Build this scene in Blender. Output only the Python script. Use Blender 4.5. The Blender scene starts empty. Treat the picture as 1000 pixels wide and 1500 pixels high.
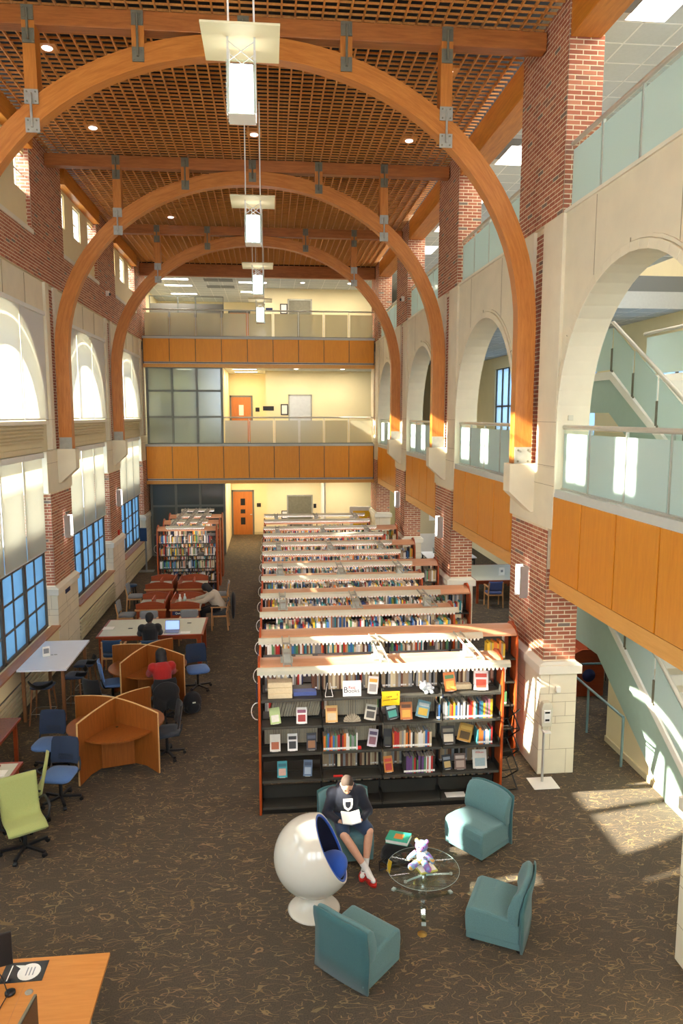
import bpy, bmesh, math, random
from mathutils import Vector, Matrix
PI = math.pi
rnd = random.Random(7)
scene = bpy.context.scene
COL = scene.collection
# ------------------------------------------------------------------ camera
CAM_H = 5.8
F_PX, PITCH, YAW, ROLL = 1071.27, .13114, .098565, .00068
_fw = Vector((math.sin(YAW)*math.cos(PITCH), math.cos(YAW)*math.cos(PITCH), -math.sin(PITCH)))
_rt = Vector((math.cos(YAW), -math.sin(YAW), 0)); _up = _rt.cross(_fw)
_c, _s = math.cos(ROLL), math.sin(ROLL)
_rt, _up = _rt*_c+_up*_s, _up*_c-_rt*_s
cam_data = bpy.data.cameras.new('camera'); cam = bpy.data.objects.new('camera', cam_data); COL.objects.link(cam)
cam_data.sensor_fit = 'VERTICAL'; cam_data.sensor_height = 36.0; cam_data.sensor_width = 24.0
cam_data.lens = F_PX/1500*36.0; cam_data.clip_end = 300
cam.matrix_world = Matrix(((_rt.x, _up.x, -_fw.x, 0), (_rt.y, _up.y, -_fw.y, 0), (_rt.z, _up.z, -_fw.z, CAM_H), (0, 0, 0, 1)))
scene.camera = cam
# ------------------------------------------------------------------ world, sun, exposure
world = bpy.data.worlds.new('sky'); scene.world = world; world.use_nodes = True
bg = world.node_tree.nodes['Background']; bg.inputs[0].default_value = (.88, .94, 1.0, 1); bg.inputs[1].default_value = 2.2
sun_d = bpy.data.lights.new('sun', 'SUN'); sun = bpy.data.objects.new('sun', sun_d); COL.objects.link(sun)
sun_d.energy = 9.0; sun_d.angle = .0093; sun_d.color = (1.0, .91, .74)
SUN_DIR = Vector((9.5, 1.57, -5.6)).normalized()
sun.rotation_euler = SUN_DIR.to_track_quat('-Z', 'Y').to_euler(); sun.location = (-40, -5, 40)
scene.view_settings.view_transform = 'Standard'; scene.view_settings.look = 'None'
scene.view_settings.gamma = 1.0; scene.view_settings.use_curve_mapping = False
scene.view_settings.exposure = 2.15
cy = scene.cycles
cy.max_bounces = 10; cy.diffuse_bounces = 5; cy.glossy_bounces = 3; cy.transmission_bounces = 6; cy.transparent_max_bounces = 12
cy.sample_clamp_indirect = 6.0; cy.use_denoising = True; cy.caustics_reflective = False; cy.caustics_refractive = False
# ------------------------------------------------------------------ pixel helpers (a pixel is only a direction)
def ray(x, y): return _rt*((x-500)/F_PX) - _up*((y-750)/F_PX) + _fw
def at_z(x, y, z=0.0):
    d = ray(x, y); return Vector((0, 0, CAM_H)) + d*((z-CAM_H)/d.z)
def at_y(x, y, Y):
    d = ray(x, y); return Vector((0, 0, CAM_H)) + d*(Y/d.y)
def at_x(x, y, X):
    d = ray(x, y); return Vector((0, 0, CAM_H)) + d*(X/d.x)
# ------------------------------------------------------------------ materials
def lin(c):
    if isinstance(c, str):
        c = [int(c[i:i+2], 16)/255 for i in (0, 2, 4)]
    return tuple(((v/12.92) if v <= .04045 else ((v+.055)/1.055)**2.4) for v in c) + (1,)
MATS = {}
class NT:
    def __init__(s, name):
        s.m = bpy.data.materials.new(name); s.m.use_nodes = True; s.t = s.m.node_tree; s.n = s.t.nodes
        s.b = s.n['Principled BSDF']; s.out = s.n['Material Output']
    def node(s, typ, **kw):
        n = s.n.new(typ)
        for k, v in kw.items(): setattr(n, k, v)
        return n
    def link(s, a, b): s.t.links.new(a, b)
    def coords(s, kind='Object', scale=(1, 1, 1), rot=(0, 0, 0)):
        tc = s.node('ShaderNodeTexCoord'); mp = s.node('ShaderNodeMapping')
        mp.inputs['Scale'].default_value = scale; mp.inputs['Rotation'].default_value = rot
        s.link(tc.outputs[kind], mp.inputs[0]); return mp.outputs[0]
    def noise(s, vec, scale, detail=3, rough=.5, dist=0):
        n = s.node('ShaderNodeTexNoise'); n.inputs['Scale'].default_value = scale; n.inputs['Detail'].default_value = detail
        n.inputs['Roughness'].default_value = rough; n.inputs['Distortion'].default_value = dist
        if vec: s.link(vec, n.inputs['Vector'])
        return n.outputs[0]
    def ramp(s, fac, stops, interp='LINEAR'):
        r = s.node('ShaderNodeValToRGB'); e = r.color_ramp; e.interpolation = interp
        while len(e.elements) > 1: e.elements.remove(e.elements[-1])
        for i, (p, c) in enumerate(stops):
            el = e.elements[0] if i == 0 else e.elements.new(p)
            el.position = p; el.color = lin(c) if isinstance(c, str) else c
        s.link(fac, r.inputs[0]); return r.outputs[0]
    def math(s, op, a, b=None, c=None):
        n = s.node('ShaderNodeMath', operation=op)
        for i, v in enumerate((a, b, c)):
            if v is None: continue
            if isinstance(v, (int, float)): n.inputs[i].default_value = v
            else: s.link(v, n.inputs[i])
        return n.outputs[0]
    def mix(s, fac, a, b, typ='MIX'):
        n = s.node('ShaderNodeMix', data_type='RGBA', blend_type=typ)
        for i, v in ((0, fac), (6, a), (7, b)):
            if isinstance(v, str): v = lin(v)
            if isinstance(v, (int, float, tuple)): n.inputs[i].default_value = v
            else: s.link(v, n.inputs[i])
        return n.outputs[2]
    def bump(s, h, strength=.3, dist=.01):
        b = s.node('ShaderNodeBump'); b.inputs['Strength'].default_value = strength; b.inputs['Distance'].default_value = dist
        s.link(h, b.inputs['Height']); s.link(b.outputs[0], s.b.inputs['Normal'])
    def done(s, rough=.5, metal=0, spec=None):
        s.b.inputs['Roughness'].default_value = rough; s.b.inputs['Metallic'].default_value = metal
        if spec is not None: s.b.inputs['Specular IOR Level'].default_value = spec
        return s.m
def M(name): return MATS[name]
def plain(name, col, rough=.5, metal=0, var=.06, scale=8, bump=0, spec=None, bscale=None):
    t = NT(name); v = t.coords('Object')
    n = t.noise(v, scale, 4)
    c = lin(col)
    lo = tuple(max(0, x*(1-var)) for x in c[:3])+(1,); hi = tuple(min(1, x*(1+var)) for x in c[:3])+(1,)
    t.link(t.ramp(n, [(.3, lo), (.7, hi)]), t.b.inputs['Base Color'])
    if bump: t.bump(t.noise(v, bscale or scale*8, 3), bump, .004)
    MATS[name] = t.done(rough, metal, spec); return MATS[name]
def wood(name, c1, c2, axis='Z', scale=1.0, rough=.4, var='object'):
    t = NT(name)
    sc = {'X': (1.2, 14, 14), 'Y': (14, 1.2, 14), 'Z': (14, 14, 1.2)}[axis]
    v = t.coords('Object', tuple(x*scale for x in sc))
    n = t.noise(v, 1.6, 5, .6, .6); n2 = t.noise(v, 6.0, 3, .6)
    f = t.math('ADD', t.math('MULTIPLY', n, .75), t.math('MULTIPLY', n2, .25))
    col = t.ramp(f, [(.32, c2), (.62, c1)])
    t.link(col, t.b.inputs['Base Color']); t.bump(n2, .08, .002)
    MATS[name] = t.done(rough); return MATS[name]
def emit(name, col, strength):
    t = NT(name); t.b.inputs['Base Color'].default_value = lin(col)
    t.b.inputs['Emission Color'].default_value = lin(col); t.b.inputs['Emission Strength'].default_value = strength
    MATS[name] = t.done(.4); return MATS[name]
def glassy(name, col, alpha_mix=.12, rough=.02):
    # thin pane: mostly straight-through, a little reflection
    t = NT(name); t.n.remove(t.b)
    tr = t.node('ShaderNodeBsdfTransparent'); tr.inputs[0].default_value = col if isinstance(col, tuple) else lin(col)
    gl = t.node('ShaderNodeBsdfGlossy'); gl.inputs['Roughness'].default_value = rough; gl.inputs[0].default_value = (1, 1, 1, 1)
    lw = t.node('ShaderNodeLayerWeight'); lw.inputs[0].default_value = .5
    f = t.math('ADD', t.math('MULTIPLY', t.math('POWER', lw.outputs['Facing'], 4.0), .45), alpha_mix*.5)
    mx = t.node('ShaderNodeMixShader'); t.link(f, mx.inputs[0]); t.link(tr.outputs[0], mx.inputs[1]); t.link(gl.outputs[0], mx.inputs[2])
    t.link(mx.outputs[0], t.out.inputs[0]); MATS[name] = t.m; return t.m
def frosted(name, col, transl=.55, through=.08, gloss=.06, diff=None):
    t = NT(name); t.n.remove(t.b); c = lin(col)
    d = t.node('ShaderNodeBsdfDiffuse'); d.inputs[0].default_value = lin(diff) if diff else c
    tl = t.node('ShaderNodeBsdfTranslucent'); tl.inputs[0].default_value = c
    tr = t.node('ShaderNodeBsdfTransparent'); tr.inputs[0].default_value = c
    gl = t.node('ShaderNodeBsdfGlossy'); gl.inputs['Roughness'].default_value = .15
    def mx(f, a, b):
        m = t.node('ShaderNodeMixShader'); m.inputs[0].default_value = f; t.link(a, m.inputs[1]); t.link(b, m.inputs[2]); return m.outputs[0]
    r = mx(transl, d.outputs[0], tl.outputs[0]); r = mx(through, r, tr.outputs[0]); r = mx(gloss, r, gl.outputs[0])
    t.link(r, t.out.inputs[0]); MATS[name] = t.m; return t.m

def wood_uv(name, c1, c2):
    t = NT(name); v = t.coords('UV', (1.0, 9, 1)); n = t.noise(v, 2.2, 5, .6, .5); n2 = t.noise(t.coords('UV', (3, 60, 1)), 2.0, 3, .6)
    f = t.math('ADD', t.math('MULTIPLY', n, .7), t.math('MULTIPLY', n2, .3))
    t.link(t.ramp(f, [(.33, c2), (.62, c1)]), t.b.inputs['Base Color']); MATS[name] = t.done(.4)
wood_uv('arch_wood', 'cf8236', 'b4661f')
wood('post_wood', 'cf8236', 'b4661f', 'Z', 1.0, .4)
wood('beam_wood', 'b86e32', '965522', 'X', 1.0, .42)
wood('lattice_wood', 'e0984c', 'c47c34', 'Y', 1.0, .5)
wood('beam_long_wood', 'd88c34', 'b96e20', 'Y', .8, .42)
wood('panel_wood', 'e2921f', 'd68416', 'Z', 1.3, .42)
wood('panel_trim_wood', 'e8a850', 'dc9a42', 'Y', 1.0, .4)
wood('panel_far_wood', 'f4a01c', 'e89212', 'Z', 1.3, .45)
wood('carrel_wood', '96541f', '804517', 'Z', 1.5, .4)
wood('carrel_edge', 'd9b27c', 'c99a5c', 'X', 1.5, .45)
wood('cherry_wood', 'a34a25', '8b391a', 'X', 1.5, .32)
wood('canopy_wood', 'd9a07a', 'cc9068', 'X', .8, .45)
wood('endpanel_wood', 'b5501f', '9a3d15', 'Z', 1.2, .35)
wood('desk_wood', 'd68f47', 'c87f38', 'X', 1.2, .42)
wood('light_oak', 'd2a06a', 'c08a52', 'Z', 1.6, .42)
wood('walnut_wood', '8a5c38', '6e4526', 'Z', 1.6, .45)
wood('door_wood', 'c87a34', 'b86a28', 'Z', 1.2, .4)
wood('sill_wood', 'c88450', 'b06c3c', 'Y', 1.2, .35)
plain('stone', 'e8dcc0', .75, var=.05, scale=2.2, bump=.12, bscale=60)
plain('stone_light', 'ece4d0', .7, var=.04, scale=2.2, bump=.1, bscale=60)
plain('mortar', 'ead9b8', .9, var=.08, scale=12)
plain('joint', 'a8977a', .9, var=.05)
plain('cream_paint', 'efe0b4', .75, var=.02, scale=2)
plain('cream_wall', 'f2e2b6', .75, var=.015, scale=1.5)
plain('white_paint', 'f0ece0', .7, var=.015)
plain('radiator_cream', 'd8caa4', .55, var=.02)
plain('dark_void', '181210', .95, var=.1)
plain('tile_white', 'cfd3d4', .85, var=.03, scale=20)
plain('tile_grey', '8a8d90', .85, var=.03, scale=20)
plain('grid_white', 'f2f2f0', .5, var=.01)
plain('steel', 'a9a598', .45, .25, var=.12, scale=10)
plain('steel_dark', '77725f', .5, .2, var=.12, scale=10)
plain('brushed', 'c9c6be', .35, .45, var=.04)
plain('rail_metal', 'd2ccbd', .3, .4, var=.03)
plain('aluminium_grey', '73766e', .45, .4, var=.04)
plain('frame_bronze', '665f54', .5, .2, var=.06)
plain('curb_grey', 'c9cac2', .6, var=.02)
plain('black_metal', '22211f', .45, .2, var=.1)
plain('black_plastic', '17181a', .45, var=.1)
plain('shelf_metal', '3a3730', .5, .15, var=.06)
plain('shelf_lip', '4a473f', .45, .15, var=.06)
plain('bracket_grey', 'b4b8ae', .45, .2, var=.04)
glassy('acrylic', (.90, .95, .93, 1), .30)
plain('teal_metal', '7d9a9c', .4, .3, var=.06)
plain('white_plastic', 'ece8de', .35, var=.02)
plain('valance_metal', 'd6cfb6', .45, .1, var=.03)
plain('paper', 'f2efe6', .8, var=.03)
plain('page_cream', 'b5a88e', .9, var=.1, scale=60)
plain('gloss_white', 'd6d0c2', .06, var=.01, spec=.6)
plain('navy_sign', '1d2750', .5, var=.03)
plain('black_sign', '1e1f24', .5, var=.03)
plain('whiteboard_table', 'eceef4', .3, var=.01)
plain('laminate_grey', 'c9c8b4', .4, var=.02)
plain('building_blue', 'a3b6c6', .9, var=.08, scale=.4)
plain('ground_pale', 'd3dbe2', .95, var=.06, scale=.6)
plain('shade_cassette', 'e6e4dc', .5, var=.02)
plain('cubicle_fabric', '8f8e88', .9, var=.04, scale=40)
plain('pin_board', 'c9b892', .9, var=.06, scale=40)
plain('yellow', 'f2c318', .6, var=.03)
plain('red', 'c8281e', .5, var=.04)
plain('skin', 'd6a283', .5, var=.04, scale=30)
plain('skin_dark', '5a3d2c', .5, var=.05, scale=30)
plain('hair_short', '44352a', .8, var=.15, scale=120, bump=.3)
plain('hair_black', '151110', .6, var=.2, scale=60, bump=.4)
plain('screen_dark', '2a2c30', .2, var=.02)
plain('cord_grey', '8b8d88', .5, var=.03)
frosted('glass_frost', 'dcebe6', .45, .06, .05)
frosted('glass_frost_far', 'e2dcc4', .45, .40, .05)
glassy('glass_clear', (.93, .98, .96, 1), .06)
frosted('pane_blue', '869fb0', .85, .10, .03)
frosted('pane_outer', 'a4b4c2', .8, .15, .03)
glassy('pane_clear', (.95, .98, 1.0, 1), .05)
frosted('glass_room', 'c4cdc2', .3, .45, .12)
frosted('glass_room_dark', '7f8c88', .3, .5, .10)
frosted('shade_cloth', 'ebe1cc', .55, .03, 0)
frosted('shade_sheer', 'f0eee8', .21, .10, 0)
frosted('light_ring', 'eef2ea', .6, .05, .02)  # for the added ring that softens sun onto the upper shades
emit("lamp_white", "fdfbff", 1.5)
emit('lamp_warm', 'fff3de', 2.0)
emit('lamp_panel', 'fff6ea', 1.6)
emit('shelf_tube', 'fff0ee', 6.0)
def fabric(name, c1, c2, scale=220, rough=.9):
    t = NT(name); v = t.coords('Object'); n = t.noise(v, scale, 2, .7); n2 = t.noise(v, 5, 2)
    c = t.ramp(n, [(.3, c2), (.7, c1)]); t.link(c, t.b.inputs['Base Color']); t.bump(n, .25, .002)
    t.b.inputs['Sheen Weight'].default_value = .15
    MATS[name] = t.done(rough); return t.m
fabric('teal_fabric', '638787', '4e7071')
fabric('teal_fabric_dark', '3f6b6c', '335a5c')
fabric('blue_seat', '5c7fb4', '4a6ca0'); fabric('navy_mesh', '26364f', '1c2940')
fabric('green_fabric', 'b4bb74', 'a0a862'); fabric('navy_fabric', '1c2030', '141722')
fabric('shorts_navy', '2c3f5c', '22334c'); fabric('black_fabric', '1d1d1f', '121214'); fabric('red_knit', 'b5201e', '93150f')
fabric('royal_fabric', '1f55b8', '1847a0'); fabric('deep_navy', '181a3c', '10122c'); fabric('beige_knit', 'cfc3ae', 'b9ab94')
fabric('white_cotton', 'eeeae2', 'dedad0'); fabric('charcoal_seat', '40464e', '32373e'); fabric('chair_blue_dk', '2c4a6a', '223c58')
fabric('grey_fabric', '8c8f90', '7a7d7e'); fabric('plush_grey', '8f9aa0', 'd8dad6', 30); fabric('chair_violet', '4f5f95', '424f80')
# carpet: dark brown pile with short tan and olive squiggles
t = NT('carpet'); v = t.coords('Object')
base = t.ramp(t.noise(v, 60, 4, .75), [(.3, '3d3429'), (.7, '5b4f3f')])
def squiggle(scale, rot, off, width, seed, kscale, kcut, sy=2.2):
    vec = t.coords('Object', (1, sy, 1), (0, 0, rot))
    mp = vec.node; mp.inputs['Location'].default_value = (seed, seed*1.7, 0)
    n = t.noise(vec, scale, .6, .3, 1.1)
    ln = t.math('LESS_THAN', t.math('ABSOLUTE', t.math('SUBTRACT', n, off)), width)
    kv = t.coords('Object', (1, 1, 1)); kv.node.inputs['Location'].default_value = (seed*2.3, seed, 0)
    return t.math('MULTIPLY', ln, t.math('GREATER_THAN', t.noise(kv, kscale, .5), kcut))
c = base
for sc_, rot, off, w, seed, col in ((2.9, .45, .5, .011, 0.0, '7f6a4a'), (2.9, .45, .38, .009, 3.1, '7b6a49'), (3.3, -.35, .55, .010, 5.7, '84694a'), (3.3, -.35, .45, .010, 9.2, '86704a'), (2.6, .1, .5, .008, 13.0, '75603f')):
    c = t.mix(squiggle(sc_, rot, off, w, seed, 5.0, .50), c, col)
t.link(c, t.b.inputs['Base Color']); t.bump(t.noise(v, 350, 2), .4, .004); MATS['carpet'] = t.done(.95)
# bricks: colour per brick
BRICK_STOPS = [(0, 'ac6448'), (.2, 'b86f52'), (.4, 'c27a5a'), (.6, 'b2694c'), (.78, 'c98664'), (.9, '9a6852'), (.96, '84766a')]
def brickmat(name, per_object):
    t = NT(name)
    r = t.node('ShaderNodeObjectInfo').outputs['Random'] if per_object else t.node('ShaderNodeNewGeometry').outputs['Random Per Island']
    c = t.ramp(r, BRICK_STOPS, 'CONSTANT'); n = t.noise(t.coords('Object'), 40, 4)
    c = t.mix(t.math('MULTIPLY', n, .25), c, '6a382a'); t.link(c, t.b.inputs['Base Color']); t.bump(n, .3, .004)
    MATS[name] = t.done(.85); return t.m
brickmat('brick', True); brickmat('brick_field', False)
# things whose colour is set object by object, and joined pieces coloured face by face
t = NT('object_colour'); oi = t.node('ShaderNodeObjectInfo'); n = t.noise(t.coords('Object'), 30, 3)
t.link(t.mix(t.math('MULTIPLY', n, .22), oi.outputs['Color'], (.05, .04, .04, 1)), t.b.inputs['Base Color']); MATS['object_colour'] = t.done(.5)
t = NT('face_colour'); at = t.node('ShaderNodeAttribute', attribute_name='Col'); t.link(at.outputs['Color'], t.b.inputs['Base Color']); MATS['face_colour'] = t.done(.6)
# ------------------------------------------------------------------ mesh building
class MB:
    def __init__(s): s.v = []; s.f = []; s.mi = []; s.sm = []; s.cols = None
    def _add(s, vs, fs, mi=0, smooth=False, col=None):
        o = len(s.v); s.v += [tuple(p) for p in vs]
        for f in fs:
            s.f.append(tuple(i+o for i in f)); s.mi.append(mi); s.sm.append(smooth)
            if s.cols is not None: s.cols.append(col or (.5, .5, .5, 1))
        return s
    def box(s, x0, x1, y0, y1, z0, z1, mi=0, mat=None, col=None):
        vs = [(x0, y0, z0), (x1, y0, z0), (x1, y1, z0), (x0, y1, z0), (x0, y0, z1), (x1, y0, z1), (x1, y1, z1), (x0, y1, z1)]
        if mat: vs = [mat @ Vector(p) for p in vs]
        return s._add(vs, [(0, 3, 2, 1), (4, 5, 6, 7), (0, 1, 5, 4), (1, 2, 6, 5), (2, 3, 7, 6), (3, 0, 4, 7)], mi, col=col)
    def bar(s, a, b, w, h, mi=0, up=(0, 0, 1)):
        a = Vector(a); b = Vector(b); d = (b-a).normalized(); u = Vector(up)
        if abs(d.dot(u)) > .99: u = Vector((0, 1, 0))
        x = d.cross(u).normalized(); z = x.cross(d)
        vs = [p + x*(sx*w/2) + z*(sz*h/2) for p in (a, b) for sx, sz in ((-1, -1), (1, -1), (1, 1), (-1, 1))]
        return s._add(vs, [(0, 3, 2, 1)[::-1], (4, 5, 6, 7)[::-1], (0, 1, 5, 4), (1, 2, 6, 5), (2, 3, 7, 6), (3, 0, 4, 7)], mi)
    def prism(s, poly, axis, a, b, mi=0, smooth=False):
        # poly: 2-D points; axis 'X': (y,z), 'Y': (x,z), 'Z': (x,y)
        def P(p, t): return {'X': (t, p[0], p[1]), 'Y': (p[0], t, p[1]), 'Z': (p[0], p[1], t)}[axis]
        n = len(poly); vs = [P(p, a) for p in poly] + [P(p, b) for p in poly]
        s._add(vs, [tuple(range(n))[::-1], tuple(range(n, 2*n))], mi)
        o = len(s.v)-2*n
        for i in range(n):
            j = (i+1) % n; s.f.append((o+i, o+j, o+n+j, o+n+i)); s.mi.append(mi); s.sm.append(smooth)
            if s.cols is not None: s.cols.append((.5, .5, .5, 1))
        return s
    def tube(s, pts, r, n=10, mi=0, cap=True, smooth=True):
        pts = [Vector(p) for p in pts]; rs = r if isinstance(r, (list, tuple)) else [r]*len(pts)
        rings = []; prev = None
        for i, p in enumerate(pts):
            d = (pts[min(i+1, len(pts)-1)] - pts[max(i-1, 0)]).normalized()
            if prev is None:
                u = Vector((0, 0, 1)) if abs(d.z) < .9 else Vector((1, 0, 0)); x = d.cross(u).normalized()
            else:
                x = (prev - d*prev.dot(d)).normalized()
            prev = x; y = d.cross(x)
            rings.append([p + (x*math.cos(2*PI*k/n) + y*math.sin(2*PI*k/n))*rs[i] for k in range(n)])
        vs = [q for g in rings for q in g]; fs = []
        for i in range(len(pts)-1):
            for k in range(n):
                a, b = i*n+k, i*n+(k+1) % n; fs.append((a, b, b+n, a+n))
        s._add(vs, fs, mi, smooth)
        if cap: s._add(rings[0], [tuple(range(n))[::-1]], mi); s._add(rings[-1], [tuple(range(n))], mi)
        return s
    def cyl(s, a, b, r, n=16, mi=0): return s.tube([a, b], r, n, mi)
    def lathe(s, prof, n=32, center=(0, 0, 0), mi=0, mat=None, smooth=True):
        cx, cy_, cz = center; vs = []
        for r, z in prof:
            for k in range(n):
                a = 2*PI*k/n; vs.append(Vector((cx+r*math.cos(a), cy_+r*math.sin(a), cz+z)))
        if mat: vs = [mat @ p for p in vs]
        fs = [(i*n+k, i*n+(k+1) % n, (i+1)*n+(k+1) % n, (i+1)*n+k) for i in range(len(prof)-1) for k in range(n)]
        return s._add(vs, fs, mi, smooth)
    def ball(s, c, r, n=16, m=10, mi=0, sc=(1, 1, 1), rot=None):
        vs = []; c = Vector(c)
        for i in range(m+1):
            th = PI*i/m
            for k in range(n):
                a = 2*PI*k/n; p = Vector((r*sc[0]*math.sin(th)*math.cos(a), r*sc[1]*math.sin(th)*math.sin(a), r*sc[2]*math.cos(th)))
                vs.append(c + (rot @ p if rot else p))
        fs = [(i*n+k, (i+1)*n+k, (i+1)*n+(k+1) % n, i*n+(k+1) % n) for i in range(m) for k in range(n)]
        return s._add(vs, fs, mi, True)
    def mesh(s, name, mats):
        me = bpy.data.meshes.new(name); me.from_pydata(s.v, [], s.f)
        for m in (mats if isinstance(mats, (list, tuple)) else [mats]): me.materials.append(MATS[m] if isinstance(m, str) else m)
        me.polygons.foreach_set('material_index', s.mi); me.polygons.foreach_set('use_smooth', s.sm)
        if s.cols is not None:
            at = me.attributes.new('Col', 'FLOAT_COLOR', 'FACE')
            at.data.foreach_set('color', [c for q in s.cols for c in q])
        me.update(); return me
    def build(s, name, mats, parent=None, bevel=0, subsurf=0):
        return link(name, s.mesh(name, mats), parent, bevel, subsurf)
def link(name, me, parent=None, bevel=0, subsurf=0):
    o = bpy.data.objects.new(name, me); COL.objects.link(o)
    if parent is not None: o.parent = parent
    if bevel:
        m = o.modifiers.new('bevel', 'BEVEL'); m.width = bevel; m.segments = 2; m.limit_method = 'ANGLE'; m.angle_limit = .6
    if subsurf:
        m = o.modifiers.new('sub', 'SUBSURF'); m.levels = subsurf; m.render_levels = subsurf
    return o
def tag(o, label, cat, group=None, kind=None):
    o['label'] = label; o['category'] = cat
    if group: o['group'] = group
    if kind: o['kind'] = kind
    return o
def thing(name, label, cat, loc=(0, 0, 0), rz=0, group=None, kind=None):
    o = bpy.data.objects.new(name, None); COL.objects.link(o); o.location = loc; o.rotation_euler = (0, 0, rz)
    o.empty_display_size = .1
    return tag(o, label, cat, group, kind)
def structure(name, mb, mat, label, cat, **kw):
    o = mb.build(name, mat, **kw) if isinstance(mb, MB) else mb
    return tag(o, label, cat, None, 'structure')
def stuff(o): o['kind'] = 'stuff'; return o
def children(o): return CH.get(o.name, [])
def copy_tree(o, loc=None, rz=None, label=None, group=None):
    def rec(src, par):
        c = src.copy(); COL.objects.link(c)
        if par is not None: c.parent = par
        for ch in kids.get(src, []): rec(ch, c)
        return c
    kids = {}
    def scan(x):
        kids[x] = list(x.children)
        for y in kids[x]: scan(y)
    scan(o)
    r = rec(o, None)
    if loc is not None: r.location = loc
    if rz is not None: r.rotation_euler = (0, 0, rz)
    if label: r['label'] = label
    if group: r['group'] = group
    return r
_tc = 0
def text_mesh(s, size, name, mat, parent=None, matrix=None, depth=.001, align='CENTER'):
    cu = bpy.data.curves.new('lettering', 'FONT'); cu.body = s; cu.size = size; cu.extrude = depth; cu.align_x = align; cu.align_y = 'CENTER'
    tmp = bpy.data.objects.new('tmp_text', cu); COL.objects.link(tmp)
    dg = bpy.context.evaluated_depsgraph_get(); me = bpy.data.meshes.new_from_object(tmp.evaluated_get(dg))
    bpy.data.objects.remove(tmp); bpy.data.curves.remove(cu)
    me.materials.clear(); me.materials.append(MATS[mat]); o = link(name, me, parent)
    if matrix is not None: o.matrix_local = matrix
    return o
def frame(origin, xdir, ydir):
    x = Vector(xdir).normalized(); y = Vector(ydir).normalized(); z = x.cross(y)
    return Matrix(((x.x, y.x, z.x, origin[0]), (x.y, y.y, z.y, origin[1]), (x.z, y.z, z.z, origin[2]), (0, 0, 0, 1)))
def baked(mb, mats, voxel=.01, smooth=4, name='body'):
    # overlapping closed shapes -> one continuous skin
    o = mb.build(name, mats); m = o.modifiers.new('r', 'REMESH'); m.mode = 'VOXEL'; m.voxel_size = voxel; m.use_smooth_shade = True
    if smooth:
        m2 = o.modifiers.new('s', 'SMOOTH'); m2.factor = .5; m2.iterations = smooth
    dg = bpy.context.evaluated_depsgraph_get(); me = bpy.data.meshes.new_from_object(o.evaluated_get(dg))
    bpy.data.objects.remove(o)
    me.polygons.foreach_set('use_smooth', [True]*len(me.polygons)); me.update(); me.name = name
    return me
# ================================================================== THE HALL
XL, XR, CX = -4.93, 4.33, -.30
PIERS = [5.7, 11.8, 17.9, 24.0, 30.1]; HALF = .85
BAYS = [p-3.05 for p in PIERS] # 2.65, 8.75, 14.85, 20.95, 27.05
Z2, Z3 = 4.55, 8.72            # finished levels of the galleries
ZB0, ZB1 = 11.34, 11.60        # cross beams
ZLAT = 11.70                   # underside of the timber lattice
YN, YF = -4.0, 30.1            # near end of the hall, face of the far galleries
XW = 8.9                       # outer wall of the side aisle
f = MB().box(-5.2, XW, YN, 38.5, -.2, 0)
structure('floor', f, 'carpet', 'dark brown carpet with tan squiggle pattern across the reading hall', 'floor')
# ---- bricks
BL, BH, MJ = .197, .051, .0170
_bm = {}
def brick_run(u0, u1, z0, z1):
    k = 0; z = z0+MJ/2
    while z+BH <= z1+.01:
        u = u0 - (0 if k % 2 == 0 else (BL+MJ)/2)
        while u < u1-.02:
            a, b = max(u, u0), min(u+BL, u1)
            if b-a > .03: yield a, b, z, min(z+BH, z1)
            u += BL+MJ
        z += BH+MJ; k += 1
def bricks_x(mb, X, sgn, y0, y1, z0, z1):        # face whose normal is +-X
    for a, b, c, d in brick_run(y0, y1, z0, z1): mb.box(min(X-sgn*.01, X+sgn*.003), max(X-sgn*.01, X+sgn*.003), a, b, c, d)
def bricks_y(mb, Y, x0, x1, z0, z1):              # face towards -Y
    for a, b, c, d in brick_run(x0, x1, z0, z1): mb.box(a, b, Y-.003, Y+.01, c, d)
def brick_objects_y(parent, Y, x0, x1, z0, z1):
    for a, b, c, d in brick_run(x0, x1, z0, z1):
        k = round(b-a, 3)
        if k not in _bm: _bm[k] = MB().box(-k/2, k/2, -.004, .008, -BH/2, BH/2).mesh('brick', 'brick')
        o = link('brick', _bm[k], parent); o.location = ((a+b)/2, Y, (c+d)/2)
def joint(parent, mb): return mb.build('joint', 'joint', parent)
def arch_wall(mb, xa, xb, y0, y1, z0, z1, yc, zs, r, n=28, zopen=None):
    zo = z0 if zopen is None else zopen
    if zo > z0: mb.box(xa, xb, y0, y1, z0, zo)
    mb.box(xa, xb, y0, yc-r, zo, z1); mb.box(xa, xb, yc+r, y1, zo, z1)
    pts = [(yc-r*math.cos(PI*i/n), zs+r*math.sin(PI*i/n)) for i in range(n+1)]
    for (ya, za), (yb, zb) in zip(pts, pts[1:]):
        mb.prism([(ya, za), (yb, zb), (yb, z1), (ya, z1)], 'X', xa, xb)
def arch_ring(mb, xa, xb, yc, zs, r0, r1, zlow, n=28):
    pts = [(-1, None)]
    A = [(yc-r1, zlow)] + [(yc-r1*math.cos(PI*i/n), zs+r1*math.sin(PI*i/n)) for i in range(n+1)] + [(yc+r1, zlow)]
    B = [(yc-r0, zlow)] + [(yc-r0*math.cos(PI*i/n), zs+r0*math.sin(PI*i/n)) for i in range(n+1)] + [(yc+r0, zlow)]
    for i in range(len(A)-1): mb.prism([A[i], A[i+1], B[i+1], B[i]], 'X', xa, xb)
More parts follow.
